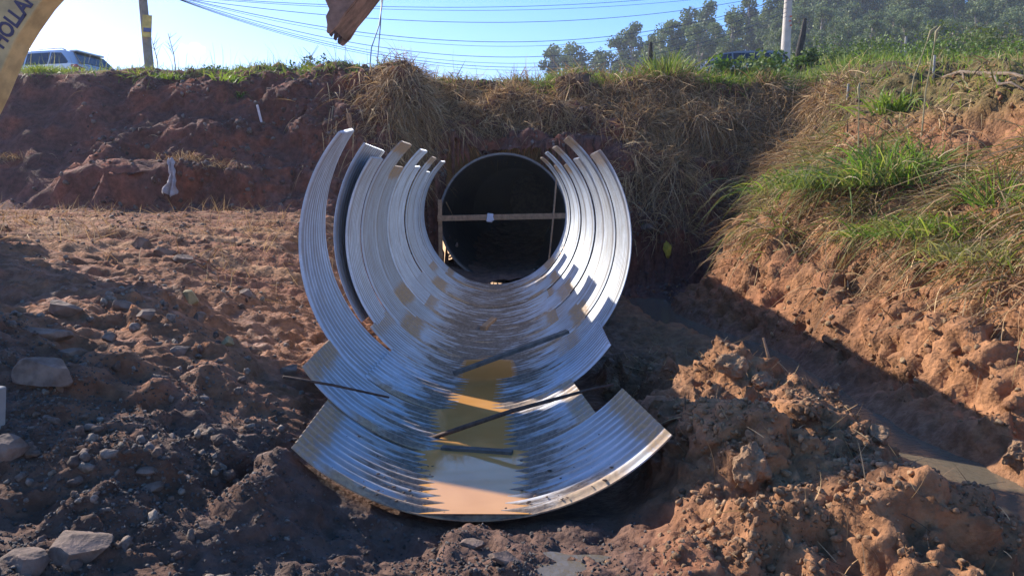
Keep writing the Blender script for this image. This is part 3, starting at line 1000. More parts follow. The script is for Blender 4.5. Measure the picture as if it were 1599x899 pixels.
# puddles
def puddle(px, py, rx, ry, label, mat, dz=.012):
    loc, _ = ground_at(px, py)
    ps = []
    for i in range(40):
        a = 2 * math.pi * i / 40
        k = 1 + .28 * math.sin(2 * a + px) + .16 * math.sin(5 * a + py)
        ps.append((loc.x + rx * k * math.cos(a), loc.y + ry * k * math.sin(a)))
    zs = sorted(drop(x, y) for x, y in ps)
    z = zs[14] + dz
    me = py_mesh('puddle', [(x, y, z) for x, y in ps], [tuple(range(40))])
    tag(link('puddle', me, None, mat), kind='structure')


puddle(862, 892, .20, .16, '', M_STREAM, 0)

# ------------------------------------------------------------------ small litter
M_RAG = simple('dirty_white_cloth', (.33, .29, .29), .9, var=.25, scale=10, bump=.5)
loc, _ = ground_at(268, 262)
top = at(266, 249, loc.y - .12); bot = at(270, 305, loc.y - .35)
gu, gv = np.meshgrid(np.linspace(0, 1, 16), np.linspace(0, 1, 26))
wv = .045 + .085 * gv ** 2 + .02 * np.sin(gv * 9) * gv + .015 * np.sin(gv * 23 + gu * 6)
rgn = .35 * fbm(gu * 2, gv * 4, octv=2, seed=5)
P = np.stack([top.x + (bot.x - top.x) * gv + .05 * np.sin(gv * 5) * gv + .03 * rgn + (gu - .5) * 2 * wv, top.y + (bot.y - top.y) * gv + .035 * np.sin(gu * 15 + gv * 2) * (.4 + gv) + .10 * rgn, top.z + (bot.z - top.z) * gv + .03 * np.sin(gu * 9)], -1)
ii = np.arange(gu.size).reshape(gu.shape)
q = np.stack([ii[:-1, :-1], ii[:-1, 1:], ii[1:, 1:], ii[1:, :-1]], -1).reshape(-1, 4)
me = mesh_np('hanging_rag', P.reshape(-1, 3), q)
o = link('hanging_rag', me, None, M_RAG, True); me.materials[0] = M_RAG
o.modifiers.new('thick', 'SOLIDIFY').thickness = .012
tag(o, 'dirty white rag hanging over the cut ledge of the shaded bank', 'rag')
M_YEL = simple('yellow_plastic', (.62, .46, .05), .5, var=.2)
loc, nor = ground_at(1047, 388)
v = rock_shape(77, ICO2, 3, .5) * np.array((.10, .06, .17))
me = mesh_np('plastic_scrap', v, ICO2[1]); o = link('plastic_scrap', me, None, M_YEL, True); o.location = loc + nor * .03
me.materials[0] = M_YEL
tag(o, 'yellow plastic scrap caught at the bank corner above the stream', 'plastic scrap')
mb = MB(); loc, nor = ground_at(411, 190)
mb.tube([loc + Vector((0, -.05, -.1)), loc + Vector((-.03, -.22, .28))], .022, 8)
tag(mb.build('white_peg', M_PAPER, None), 'short white peg stuck in the shaded bank face', 'peg')
mb = MB(); loc, nor = ground_at(548, 205)
mb.beam(loc + Vector((0, 0, -.1)), loc + Vector((-.03, -.05, .32)), .10, .03)
tag(mb.build('brown_stake', M_WOOD, None), 'splintered brown stake in the bank behind the upright plate', 'stake')
mb = MB(); loc, nor = ground_at(1207, 588)
mb.tube([loc + Vector((0, 0, -.05)), loc + Vector((-.03, 0, .12)), loc + Vector((-.07, .02, .27))], [.013, .011, .008], 8)
tag(mb.build('dry_twig', M_WOOD, None), 'bare dry twig upright on the heap by the stream', 'twig')
M_CONC = simple('concrete', (.30, .285, .255), .85, var=.15, scale=5, bump=.2)
mb = MB(); c, nor = ground_at(2, 668)
mb.box((c.x - .022, c.y, c.z + .06), (.05, .07, .24), Matrix.Rotation(.10, 3, 'Y'))
tag(mb.build('marker_post', M_CONC, None, bevel=.008), 'pale concrete marker post cut by the picture edge beside the reddish boulder', 'post')
# dead branches at the top of the bank
M_BRANCH = simple('dead_wood', (.15, .105, .07), .85, var=.35, scale=10, bump=.5)
for pa, pb, pc, r, lb in (((1470, 128), (1530, 122), (1640, 140), .028, 'long grey dead branch lying along the bank crest'),
                          ((1500, 122), (1505, 132), (1475, 158), .018, 'short forked stick under the long dead branch'),
                          ((1545, 128), (1560, 140), (1600, 150), .02, 'dead stick at the picture edge below the long branch')):
    pts = []
    for q in (pa, pb, pc):
        loc, nor = ground_at(*q)
        if loc.y > 14: loc = at(q[0], q[1], 9.5)
        pts.append(loc + Vector((0, 0, .06)))
    mid = [pts[0], pts[0].lerp(pts[1], .5) + Vector((0, 0, .05)), pts[1], pts[1].lerp(pts[2], .5) + Vector((0, .03, .06)), pts[2]]
    mb = MB(); mb.tube(mid, [r * .6, r * .8, r, r * .8, r * .5], 8)
    tag(mb.build('dead_branch', M_BRANCH, None, smooth=True), lb, 'branch')
for px, py, h, lb in ((1413, 80, .0145, 'thin pale stake far out in the grass field'), (1457, 118, .018, 'short pale stake beside the dead branch'), (1323, 155, .013, 'slim pale stake on the straw bank crest')):
    loc, nor = ground_at(px, py)
    if loc.y > 30: loc = at(px, py, 24)
    mb = MB(); mb.tube([loc + Vector((0, 0, -.15)), loc + Vector((.01 * loc.y / 14, 0, h * loc.y + .08))], .022 * loc.y / 14, 8)
    tag(mb.build('pale_stake', M_CONC, None), lb, 'stake')
# ------------------------------------------------------------------ poles, posts, wires
M_POLE = simple('aged_pole', (.26, .22, .18), .85, var=.25, scale=3, bump=.3)
M_POLEC = simple('concrete_pole', (.45, .41, .36), .85, var=.15, scale=3, bump=.2)
M_DARKWOOD = simple('charred_wood', (.035, .03, .025), .9, var=.4, scale=10, bump=.5)
M_SIGN = simple('yellow_sheet', (.62, .45, .12), .6, var=.3, scale=4)
M_SIGNB = simple('blue_print', (.10, .12, .26), .6)
M_WIRE = simple('black_wire', (.03, .045, .09), .6)


def pole_px(name, mat, top, bot, Y, w0, w1, label, cat, extra=1.5):
    a, b_ = at(*bot, Y), at(*top, Y)
    g = drop(a.x, Y)
    d = (b_ - a).normalized()
    a2 = a - d * max(.3, a.z - g + .4); b2 = b_ + d * extra
    mb = MB(); mb.tube([a2, a, b_, b2], [w0, w0, w1, w1 * .93], 20)
    e = empty(name, (a2.x, a2.y, a2.z))
    mb.build('shaft', mat, e, world=True, smooth=True)
    tag(e, label, cat)
    return e


lp = pole_px('utility_pole', M_POLE, (223, 0), (233, 104), 20.0, .115, .105, 'brown utility pole with a yellow placard, behind the shaded bank', 'utility pole', 3.0)
mb = MB(); a_ = at(229.5, 41, 19.8)
mb.box(a_, (.235, .02, .54), Matrix.Rotation(.09, 3, 'Y'))
pl = mb.build('placard', M_SIGN, lp, world=True)
mb = MB(); mb.box(at(230, 47, 19.77), (.2, .01, .10), Matrix.Rotation(.09, 3, 'Y')); mb.build('printed_band', M_SIGNB, pl)
for o in (bpy.data.objects['printed_band'],):
    o.location = -lp.location
rp = pole_px('concrete_pole', M_POLEC, (1231, 0), (1226, 92), 27.0, .165, .13, 'slim pale concrete pole before the wooded hill', 'utility pole', 4.0)
M_RED = simple('red_paint', (.45, .12, .06), .7)
for px, py in ((1235, 26), (1234, 33), (1235, 40)):
    mb = MB(); mb.box(at(px, py, 26.82), (.07, .02, .05)); mb.build('red_mark', M_RED, rp, world=True)
for top, bot, Y, r, lb in (((1016, 66), (1013, 108), 17.5, .055, 'dark burnt fence post with a flared top on the straw bank'),
                           ((1257, 30), (1247, 82), 21.0, .085, 'tall leaning burnt post next to the concrete pole')):
    a, b_ = at(*bot, Y), at(*top, Y)
    g = drop(a.x, Y)
    mb = MB(); mb.tube([Vector((a.x, Y, min(g, a.z) - .3)), a, a.lerp(b_, .5) + Vector((.02, 0, 0)), b_], [r, r, r * 1.05, r * .55], 9)
    tag(mb.build('fence_post', M_DARKWOOD, None), lb, 'post')

GW = 'overhead wires crossing the sky'
for i, (x1, y1, ym, sy, rr_) in enumerate([(1090, -8, 8, -4, .011), (1150, -8, 13, -3, .009), (1200, -6, 32, -2, .012), 
                                            (1235, -6, 63, -4, .013), (1236, -4, 70, -3, .008), (1238, 0, 87, -2, .012),
                                            (1239, 8, 97, -1, .009), (1240, 14, 103, 0, .012), (1241, 20, 108, 1, .008)]):
    A, B = at(268 + i * .7, sy - 3, 20.0), at(x1, y1, 27.0)
    Mx = at(690, ym, 23.0)
    pts = []
    lin = A.lerp(B, .47)
    sag = lin.z - Mx.z
    for k in range(41):
        u = k / 40
        q = A.lerp(B, u)
        # skewed sag, steeper near the first pole
        s_ = 4 * u * (1 - u) * sag
        pts.append(Vector((q.x, q.y, q.z - s_)))
    # carry on past the first pole
    d0 = (pts[0] - pts[1])
    pts = [pts[0] + d0 * 8 + Vector((0, 0, .15))] + pts
    mb = MB(); mb.tube(pts, rr_ * .72, 5)
    o = mb.build('overhead_wire', M_WIRE, None, smooth=True)
    tag(o, 'thin dark overhead wire sagging from the utility pole across the sky', 'wire', GW)
for pts, lb in ((((599, -10, 15.6), (592, 40, 15.6), (580, 75, 15.5), (577, 112, 15.4), (573, 135, 15.2), (568, 165, 15.0), (561, 196, 14.7), (570, 212, 14.5)), 'thin cable hanging with a kink down over the bank edge'),
                (((596, -10, 15.7), (594, 40, 15.7), (591, 75, 15.6), (588, 112, 15.5), (581, 140, 15.1), (584, 175, 14.9), (579, 200, 14.6)), 'straighter of the two thin cables hanging over the bank edge')):
    mb = MB(); mb.tube([at(*q) for q in pts], .012, 6)
    tag(mb.build('hanging_cable', simple('grey_blue_cable', (.10, .13, .18), .5), None, smooth=True), lb, 'cable')

# ------------------------------------------------------------------ cars on the road
M_GLASS = simple('car_glass', (.02, .028, .045), .06, var=.1)
M_TYRE = simple('tyre_rubber', (.02, .02, .02), .85)
M_RIMC = simple('alloy', (.5, .5, .52), .35, metal=.9)
M_TRIM = simple('black_trim', (.02, .02, .022), .5)
M_TAIL = simple('red_lamp', (.35, .02, .025), .2)
M_HEAD = simple('clear_lamp', (.6, .62, .65), .12)


def paint(name, c):
    m, t, out = nt(name); b = NB(t)
    p = b.n('BsdfPrincipled', ins={'Base Color': tuple(c) + (1,), 'Roughness': .32, 'Metallic': .45, 'Coat Weight': .7})
    t.links.new(p.outputs[0], out.inputs[0])
    return m


def loft(sections, name, mat, parent, smooth=True, bevel=0):
    """sections: list of (y, polygon[(x,z)]), closed side profiles"""
    n = len(sections[0][1])
    vs, fs = [], []
    for y, poly in sections:
        vs += [(x, y, z) for x, z in poly]
    for i in range(len(sections) - 1):
        for k in range(n):
            fs.append((i * n + k, i * n + (k + 1) % n, (i + 1) * n + (k + 1) % n, (i + 1) * n + k))
    fs.append(tuple(range(n))[::-1]); fs.append(tuple((len(sections) - 1) * n + k for k in range(n)))
    mb = MB(); mb.add(vs, fs)
    o = mb.build(name, mat, parent)
    o.data.polygons.foreach_set('use_smooth', np.ones(len(o.data.polygons), dtype=bool))
    try: o.data.set_sharp_from_angle(angle=math.radians(32))
    except Exception: pass
    return o


def car(mat, label, roof_rails=True):
    """wagon along +X (rear at +X), length 4.3, centred on the origin"""
    e = empty('parked_car')
    tag(e, label, 'car')
    def body(s, zlow):
        pts = [(-2.12, .42), (-2.15, .62), (-2.05, .78), (-1.15, .98), (-.95, 1.0), (1.80, 1.02), (2.05, .98), (2.14, .80), (2.16, .52), (2.08, .34), (1.0, .26), (-1.0, .26), (-2.0, .30)]
        return [(x * s, max(z, zlow) if z < .5 else z) for x, z in pts]
    loft([(-.84, body(.965, .34)), (-.87, body(.985, .30)), (-.80, body(1, .26)), (.80, body(1, .26)), (.87, body(.985, .30)), (.84, body(.965, .34))][1:5], 'body', mat, e)
    gh = [(-1.12, .97), (-.30, 1.44), (.15, 1.50), (1.30, 1.49), (1.62, 1.42), (2.02, 1.00)]
    def gpoly(dx): return [(x * (1 - .03 * dx), z - .012 * dx) for x, z in gh]
    loft([(-.80, [(x, .99 if z < 1.05 else .99 + (z - .99) * .02) for x, z in gh]), (-.62, gpoly(1)), (-.5, gpoly(0)), (.5, gpoly(0)), (.62, gpoly(1)), (.80, [(x, .99 if z < 1.05 else .99 + (z - .99) * .02) for x, z in gh])], 'cabin', mat, e)
    def slant(z): return .805 - (z - .99) * (.18 / .49)
    for s in (-1, 1):
        for poly in ([(-.86, 1.04), (-.28, 1.385), (-.03, 1.41), (-.03, 1.04)], [(.03, 1.04), (.03, 1.415), (.86, 1.415), (.86, 1.04)], [(.92, 1.04), (.92, 1.41), (1.28, 1.39), (1.60, 1.10), (1.58, 1.04)]):
            mb = MB()
            vs = [(x, s * (slant(z) + .006), z) for x, z in poly] + [(x, s * (slant(z) - .02), z) for x, z in poly]
            n = len(poly)
            mb.add(vs, [tuple(range(n)), tuple(range(2 * n - 1, n - 1, -1))] + [(i, i + n, (i + 1) % n + n, (i + 1) % n) for i in range(n)])
            mb.build('side_window', M_GLASS, e)
        mb = MB(); mb.box((-.86, s * .93, 1.06), (.14, .18, .13)); mb.build('mirror', mat, e, bevel=.03)
        for x in (-1.32, 1.30):
            mb = MB(); mb.cyl((x, s * .78, .32), (0, 1, 0), .32, .21, 28); w_ = mb.build('wheel', M_TYRE, e, bevel=.02)
            mb = MB(); mb.cyl((x, s * .875, .32), (0, 1, 0), .20, .04, 20)
            for kk in range(5):
                a = kk * 1.2566
                mb.beam((x, s * .897, .32), (x + .18 * math.cos(a), s * .897, .32 + .18 * math.sin(a)), .045, .02, (0, 1, 0))
            mb.build('rim', M_RIMC, w_)
        mb = MB(); mb.prism([(1.86, .86), (1.80, .98), (2.02, .985), (2.13, .86), (2.14, .80)], s * .885, s * .66, 'y'); mb.build('tail_light', M_TAIL, e, bevel=.012)
        mb = MB(); mb.prism([(-2.0, .66), (-1.75, .80), (-1.95, .82), (-2.13, .70)], s * .88, s * .58, 'y'); mb.build('headlight', M_HEAD, e, bevel=.01)
        for x in (-.4, .55):
            mb = MB(); mb.box((x + .3, s * .878, .90), (.17, .03, .03)); mb.build('door_handle', M_TRIM, e)
        if roof_rails:
            mb = MB(); mb.tube([(-.15, s * .55, 1.49), (0, s * .55, 1.545), (1.2, s * .55, 1.54), (1.35, s * .55, 1.48)], .018, 8); mb.build('roof_rail', M_RIMC, e, smooth=True)
    # windscreen and tailgate glass
    for pa, pb in (((-1.06, 1.02), (-.34, 1.43)), ((1.66, 1.40), (1.97, 1.06))):
        a, b_ = Vector((pa[0], 0, pa[1])), Vector((pb[0], 0, pb[1]))
        nrm = Vector((-(b_.z - a.z), 0, b_.x - a.x)).normalized()
        mb = MB()
        wa, wb2 = slant(pa[1]) - .07, slant(pb[1]) - .07
        vs = []
        for o_ in (.012, -.015):
            q = nrm * o_
            vs += [a + q + Vector((0, -wa, 0)), a + q + Vector((0, wa, 0)), b_ + q + Vector((0, wb2, 0)), b_ + q + Vector((0, -wb2, 0))]
        mb.add(vs, [(0, 1, 2, 3), (7, 6, 5, 4), (0, 4, 5, 1), (1, 5, 6, 2), (2, 6, 7, 3), (3, 7, 4, 0)])
        mb.build('window', M_GLASS, e)
    mb = MB(); mb.box((2.12, 0, .52), (.16, 1.66, .22)); mb.build('bumper', mat, e, bevel=.04)
    mb = MB(); mb.box((-2.10, 0, .50), (.16, 1.62, .24)); mb.build('bumper', mat, e, bevel=.04)
    mb = MB(); mb.box((1.60, 0, 1.452), (.26, 1.1, .05)); mb.build('spoiler', mat, e, bevel=.01)
    return e


M_SILVER = paint('silver_paint', (.52, .55, .60))
M_NAVY = paint('dark_blue_paint', (.24, .24, .25))
c1 = car(M_SILVER, 'silver estate car with roof rails parked above the shaded bank')
roof = at(100, 78, 24.4)
c1.location = (roof.x - .62, 24.4, roof.z - 1.66); c1.rotation_euler = (0, .0, math.radians(-14))
c2 = car(M_NAVY, 'dark car mostly hidden behind bushes before the wooded hill', False)
roof = at(1160, 75, 27.0)
c2.location = (roof.x - .3, 27.5, roof.z - 1.62); c2.rotation_euler = (0, 0, math.radians(-8))

# ------------------------------------------------------------------ excavator
M_EXC = simple('dusty_yellow_paint', (.50, .36, .16), .6, var=.28, scale=4, bump=.1)
M_STEELD = simple('dark_worn_steel', (.10, .07, .06), .6, metal=.5, var=.45, scale=9, bump=.4)
M_BUCKET = simple('rusty_bucket_steel', (.22, .125, .085), .7, metal=.2, var=.5, scale=6, bump=.5)
M_LETTER = simple('purple_lettering', (.045, .03, .08), .5, var=.1)
M_CHROME = simple('cylinder_chrome', (.6, .6, .62), .15, metal=1.0, var=.05)
YE = 7.0


def SS(x, z):
    return (x * YE / 6, 1.5 + (z - 1.5) * YE / 6)

BASE = Vector((-7.35, 7.15, 0))
BASE.z = drop(BASE.x, BASE.y) - .02
exc = empty('excavator', BASE)
tag(exc, 'dusty yellow excavator with dark lettering on its boom reaching over the pipe', 'excavator')


def XZ(px, py, Y=YE):
    q = at(px, py, Y); return (q.x, q.z)


under = [SS(-5.15, 1.75)] + [XZ(-34, 190), XZ(-12, 145), XZ(0, 116), XZ(11, 90), XZ(22, 66), XZ(38, 40), XZ(62, 6), XZ(80, -14), XZ(120, -52)] + [SS(-2.85, 3.95), SS(-2.1, 4.35), SS(-1.25, 4.62)]
over = [SS(*q) for q in [(-1.2, 4.85), (-2.2, 4.78), (-3.1, 4.55), (-3.8, 4.1), (-4.25, 3.55), (-4.6, 2.9), (-5.1, 2.35), (-5.5, 1.95)]]
mb = MB(); mb.prism(under + over, YE, YE + .24, 'y')
boom = mb.build('boom', M_EXC, exc, bevel=.012, world=True)
# stick and bucket
mb = MB(); mb.prism([SS(*q) for q in [(-1.45, 4.98), (-1.05, 4.98), (-.75, 4.55), (-.82, 3.45), (-1.0, 3.38), (-1.12, 3.5), (-1.42, 4.5)]], YE + .02, YE + .22, 'y')
mb.build('stick', M_EXC, exc, bevel=.012, world=True)
XB = lambda px, py: XZ(px + 6, py + 2, YE + .43)
tip = XB(526, 69)
prof_out = [XB(519, -4), XB(523, 20), XB(530, 36), XB(525, 46), XB(527, 58), tip, XB(530, 71), XB(542, 60), XB(553, 42), XB(570, 22), XB(590, -4), XB(612, -40), SS(-.78, 3.55), SS(-1.05, 3.62), XB(506, -70)]
bk = None
mb = MB(); mb.prism(prof_out, YE - .12, YE - .085, 'y')
bk = mb.build('bucket', M_BUCKET, exc, bevel=.006, world=True)
mb = MB(); mb.prism(prof_out, YE + .395, YE + .43, 'y')
o = mb.build('side_plate', M_BUCKET, bk, bevel=.006); o.location = -exc.location
# curved back sheet and lip between the side plates
back = [XB(589, -4), XB(612, -40), (-.78, 3.55), (-1.05, 3.62)]
mb = MB()
bp_ = [XB(534, 62), XB(553, 41), XB(570, 20), XB(588, -5), XB(608, -42), SS(-.80, 3.53), SS(-1.03, 3.58)]
for a, b_ in zip(bp_[:-1], bp_[1:]):
    mb.beam((a[0], YE + .155, a[1]), (b_[0], YE + .155, b_[1]), .48, .02, (0, 0, 1))
o = mb.build('bucket_sheet', M_BUCKET, bk); o.location = -exc.location
for j in range(3):
    mb = MB(); y_ = YE + .0 + j * .155
    mb.prism([XB(541, 50), XB(530, 48), XB(526.5, 70), XB(528, 71)], y_ - .03, y_ + .03, 'y')
    o = mb.build('tooth', M_STEELD, bk); o.location = -exc.location
mb = MB(); mb.tube([(SS(-1.0, 0)[0], YE - .13, SS(0, 3.47)[1]), (SS(-1.0, 0)[0], YE + .44, SS(0, 3.47)[1])], .05, 12); mb.build('pin', M_STEELD, exc, world=True)
# cylinders
mb = MB(); mb.tube([(SS(-3.2, 0)[0], YE + .12, SS(0, 4.72)[1]), (SS(-2.2, 0)[0], YE + .12, SS(0, 5.1)[1])], .075, 14); mb.build('cylinder', M_EXC, exc, world=True, smooth=True)
mb = MB(); mb.tube([(SS(-2.2, 0)[0], YE + .12, SS(0, 5.1)[1]), (SS(-1.4, 0)[0], YE + .12, SS(0, 4.95)[1])], .04, 12); mb.build('ram', M_CHROME, exc, world=True, smooth=True)
# upper body, cab, tracks
bx, by, bz = BASE
def W(mbx, nm, mat, bev=.03): return mbx.build(nm, mat, exc, bevel=bev, world=True)
mb = MB(); mb.box((bx, by, bz + 1.1), (2.3, 1.9, .35)); W(mb, 'platform', M_EXC)
mb = MB(); mb.box((bx - .55, by + .42, bz + 1.65), (1.2, .95, .8)); W(mb, 'engine_hood', M_EXC, .06)
mb = MB(); mb.box((bx - 1.0, by, bz + 1.55), (.5, 1.9, .75)); W(mb, 'counterweight', M_EXC, .08)
mb = MB(); mb.prism([(bx - .55, bz + 1.28), (bx + .75, bz + 1.28), (bx + .95, bz + 1.9), (bx + .72, bz + 2.75), (bx - .5, bz + 2.8)], by - .92, by - .12, 'y')
cab = W(mb, 'cab', M_EXC, .04)
mb = MB(); mb.prism([(bx - .4, bz + 1.75), (bx + .78, bz + 1.75), (bx + .83, bz + 1.9), (bx + .64, bz + 2.62), (bx - .36, bz + 2.65)], by - .935, by - .925, 'y')
o = mb.build('cab_window', M_GLASS, cab); o.location = -exc.location
mb = MB(); mb.cyl((bx, by, bz + .82), (0, 0, 1), .55, .22, 28); W(mb, 'slew_ring', M_STEELD, 0)
for s in (-1, 1):
    pr = []
    for k in range(13):
        a = math.pi / 2 + math.pi * k / 12
        pr.append((bx - 1.05 + .33 * math.cos(a), bz + .36 + .33 * math.sin(a)))
    for k in range(13):
        a = -math.pi / 2 + math.pi * k / 12
        pr.append((bx + 1.05 + .33 * math.cos(a), bz + .36 + .33 * math.sin(a)))
    mb = MB(); mb.prism(pr, by + s * .62, by + s * 1.02, 'y')
    for k in range(16):
        x = bx - 1.1 + k * .146
        for z in (bz + .70, bz + .02):
            mb.box((x, by + s * .82, z), (.05, .42, .045))
    W(mb, 'track', M_STEELD, 0)
mb = MB(); mb.box((bx, by, bz + .5), (1.6, 1.3, .35)); W(mb, 'undercarriage', M_STEELD, .02)
mb = MB(); mb.prism([(bx + .6, bz + 1.25), (bx + 1.35, bz + 1.0), (bx + 1.2, bz + 1.6), (bx + .8, bz + 2.0)], by - .1, by + .35, 'y'); W(mb, 'boom_bracket', M_EXC, .02)
# lettering on the boom
cu = bpy.data.curves.new('lettering', 'FONT')
cu.body = 'NEW HOLLAND'
cu.size = .205
cu.space_character = .96
cu.offset = .006
cu.extrude = .002
cu.resolution_u = 3
tmp = bpy.data.objects.new('lettering_tmp', cu)
C.objects.link(tmp)
bpy.context.view_layer.update()
me = bpy.data.meshes.new_from_object(tmp.evaluated_get(bpy.context.evaluated_depsgraph_get()))
cu.body = 'NEW HO'
bpy.context.view_layer.update()
w_ho = tmp.dimensions.x
cu.body = 'NEW H'
bpy.context.view_layer.update()
w_h = tmp.dimensions.x
bpy.data.objects.remove(tmp)
o = link('lettering', me, boom, M_LETTER)
# lay the text on the near face: baseline runs up the boom
pa, pb = Vector((XZ(-4, 73)[0], 0, XZ(-4, 73)[1])), Vector((XZ(45, 0)[0], 0, XZ(45, 0)[1]))
d = (pb - pa).normalized()
up = Vector((-d.z, 0, d.x))
Rm = Matrix((d, up, d.cross(up))).transposed()
co_ = np.zeros(len(me.vertices) * 3, np.float32); me.vertices.foreach_get('co', co_); co_ = co_.reshape(-1, 3)
xs_ = co_[:, 0]
hx = .5 * (w_h + w_ho) + .01
co_[:, 0] = (co_[:, 0] - hx) * .74; co_[:, 1] -= .075
hx = 0
wld = (co_ - np.array((hx, 0, 0))) @ np.array(Rm).T + np.array((XZ(9, 46)[0], YE - .004, XZ(9, 46)[1]))
wld = wld - np.array(exc.location)
me.vertices.foreach_set('co', wld.astype(np.float32).ravel()); me.update()
# ------------------------------------------------------------------ leaf and straw materials
def leafmat(name, rough=.55, trans=.35, tc_=(1.25, 1.35, .7)):
    m, t, out = nt(name); b = NB(t)
    ac = b.n('Attribute', attribute_name='tint').outputs['Color']
    p = b.n('BsdfPrincipled', ins={'Base Color': ac, 'Roughness': rough, 'Specular IOR Level': .3})
    tr = b.n('BsdfTranslucent', ins={'Color': b.mix(1, ac, tc_, 'MULTIPLY')})
    x = b.n('MixShader'); x.inputs[0].default_value = trans
    b.set(x, 1, p.outputs[0]); b.set(x, 2, tr.outputs[0])
    t.links.new(x.outputs[0], out.inputs[0])
    return m


M_GRASS = leafmat('grass_blade', .5, .42)
M_STRAW = leafmat('dry_straw', .75, .2, (1.1, 1.0, .8))
M_LEAF = leafmat('tree_leaf', .6, .25)
GREEN = [(.15, .23, .03), (.11, .17, .028), (.20, .26, .04), (.24, .27, .06), (.08, .13, .025)]
STRAW = [(.46, .30, .145), (.36, .22, .105), (.56, .39, .20), (.24, .14, .07), (.42, .285, .15), (.13, .08, .045)]
DRYGREEN = [(.20, .20, .06), (.25, .22, .09), (.15, .17, .04), (.30, .24, .12)]


def blade_arrays(P, D, L, W_, droop, cols, seg=4, jit=.25):
    """ribbons starting at P, heading D, bending down under their weight"""
    n = len(P)
    D = D / (np.linalg.norm(D, axis=1, keepdims=True) + 1e-9)
    rnd = RNG.normal(size=(n, 3))
    S = np.cross(D, rnd); S /= np.linalg.norm(S, axis=1, keepdims=True) + 1e-9
    side = np.cross(D, S)
    bend = RNG.normal(0, jit, n)
    V = np.zeros((n, (seg + 1) * 2, 3), np.float32)
    for i in range(seg + 1):
        u = i / seg
        q = P + D * (L * u)[:, None] + side * (bend * L * u * u)[:, None]
        q[:, 2] -= droop * L * u * u
        wv = (W_ * (1 - u ** 1.6) * .5 + .0006)[:, None] * (1 if i else .7)
        V[:, 2 * i] = q - S * wv
        V[:, 2 * i + 1] = q + S * wv
    f = np.array([(2 * i, 2 * i + 1, 2 * i + 3, 2 * i + 2) for i in range(seg)])
    Fq = (f[None] + (np.arange(n) * (seg + 1) * 2)[:, None, None]).reshape(-1, 4)
    cols = np.array(cols)
    cc = cols[RNG.integers(0, len(cols), n)] * RNG.uniform(.7, 1.25, (n, 1))
    Cc = np.ones((n, (seg + 1) * 2, 4), np.float32); Cc[..., :3] = cc[:, None]
    return V.reshape(-1, 3), Fq, Cc.reshape(-1, 4)


def blades_obj(name, parts, mat, kind='stuff', parent=None, off=None):
    V, Fq, Cc, n = [], [], [], 0
    for v, f, c in parts:
        V.append(v); Fq.append(f + n); Cc.append(c); n += len(v)
    V = np.concatenate(V)
    if off is not None: V = V - np.array(off)
    me = mesh_np(name, V, np.concatenate(Fq), {'tint': ('FLOAT_COLOR', np.concatenate(Cc))})
    o = link(name, me, parent, mat)
    me.materials[0] = mat
    if kind: tag(o, kind=kind)
    return o


def grow(mask, n, lmin, lmax, w, droop, cols, up=1.0, down=0.0, spread=.5, seg=4, jit=.25, lift=0.0):
    P, N = sample(mask, n)
    g = np.stack([N[:, 0], N[:, 1], -np.sqrt(np.maximum(0, N[:, 0] ** 2 + N[:, 1] ** 2))], 1)
    D = np.array((0, 0, 1.0)) * up + g * down + N * .35 + RNG.normal(0, spread, (n, 3))
    L = RNG.uniform(lmin, lmax, n)
    return blade_arrays(P + N * lift * RNG.random((n, 1)), D, L, w * RNG.uniform(.6, 1.4, n), np.full(n, droop), cols, seg, jit)


X, Y, Z = TP[..., 0], TP[..., 1], TP[..., 2]
patch = fbm(GX * 1.1, GY * 1.1, octv=3, seed=301)
patch2 = fbm(GX * 2.7, GY * 2.7, octv=2, seed=311)
tunfree = 1 - ((X + .25) ** 2 + (Z - 1.27) ** 2 < 1.5 ** 2) * (Y < 15.6)
tunfree = tunfree * (1 - sst(1.75, 1.45, np.abs(X + .25)) * sst(3.05, 2.9, Z) * sst(15.9, 15.6, Y))
# straw matted over the bank above and right of the culvert
sm = sst(14.6, 15.0, Y) * sst(17.6, 17.0, Y) * sst(-2.9, -1.9, X) * sst(7, 5.5, X) * sst(.55, 1.1, Z) * tunfree
sm = sm * np.clip(.35 + 1.6 * patch, .03, 1.5) * np.clip(sst(2.7, 3.0, Z) + sst(1.2, 1.8, X), .05, 1)
sr = sst(13.5, 14.2, Y) * sst(17.2, 16.8, Y) * sst(1.5, 2.1, X) * sst(7, 5.5, X) * sst(.5, 1.0, Z)
bul = tunfree * np.exp(-((X + 1.9) / .9) ** 2 - ((Y - 14.8) / .6) ** 2) * sst(1.7, 2.2, Z)
parts = [grow(sm, 8000, .2, .6, .013, .5, STRAW, up=.15, down=.6, spread=.8, lift=.14, jit=.5),
         grow(sm + .7 * sr * np.clip(.2 + 1.5 * patch, 0, 1), 9000, .25, .6, .013, .12, STRAW, up=-.1, down=.35, spread=1.0, lift=.14, jit=.4),
         grow(sr * np.clip(.05 + 1.9 * patch, .02, 1.5) * sst(1.0, 1.8, Z), 8000, .3, .9, .013, .6, STRAW, up=.10, down=.6, spread=.75, lift=.2, jit=.5),
         grow(bul, 4000, .3, .7, .014, .6, STRAW, up=.2, down=.8, spread=.6, lift=.15),
         grow(sm + sr, 2600, .3, .8, .016, .35, STRAW, up=.9, down=.3, spread=.5)]
blades_obj('dry_grass', parts, M_STRAW)
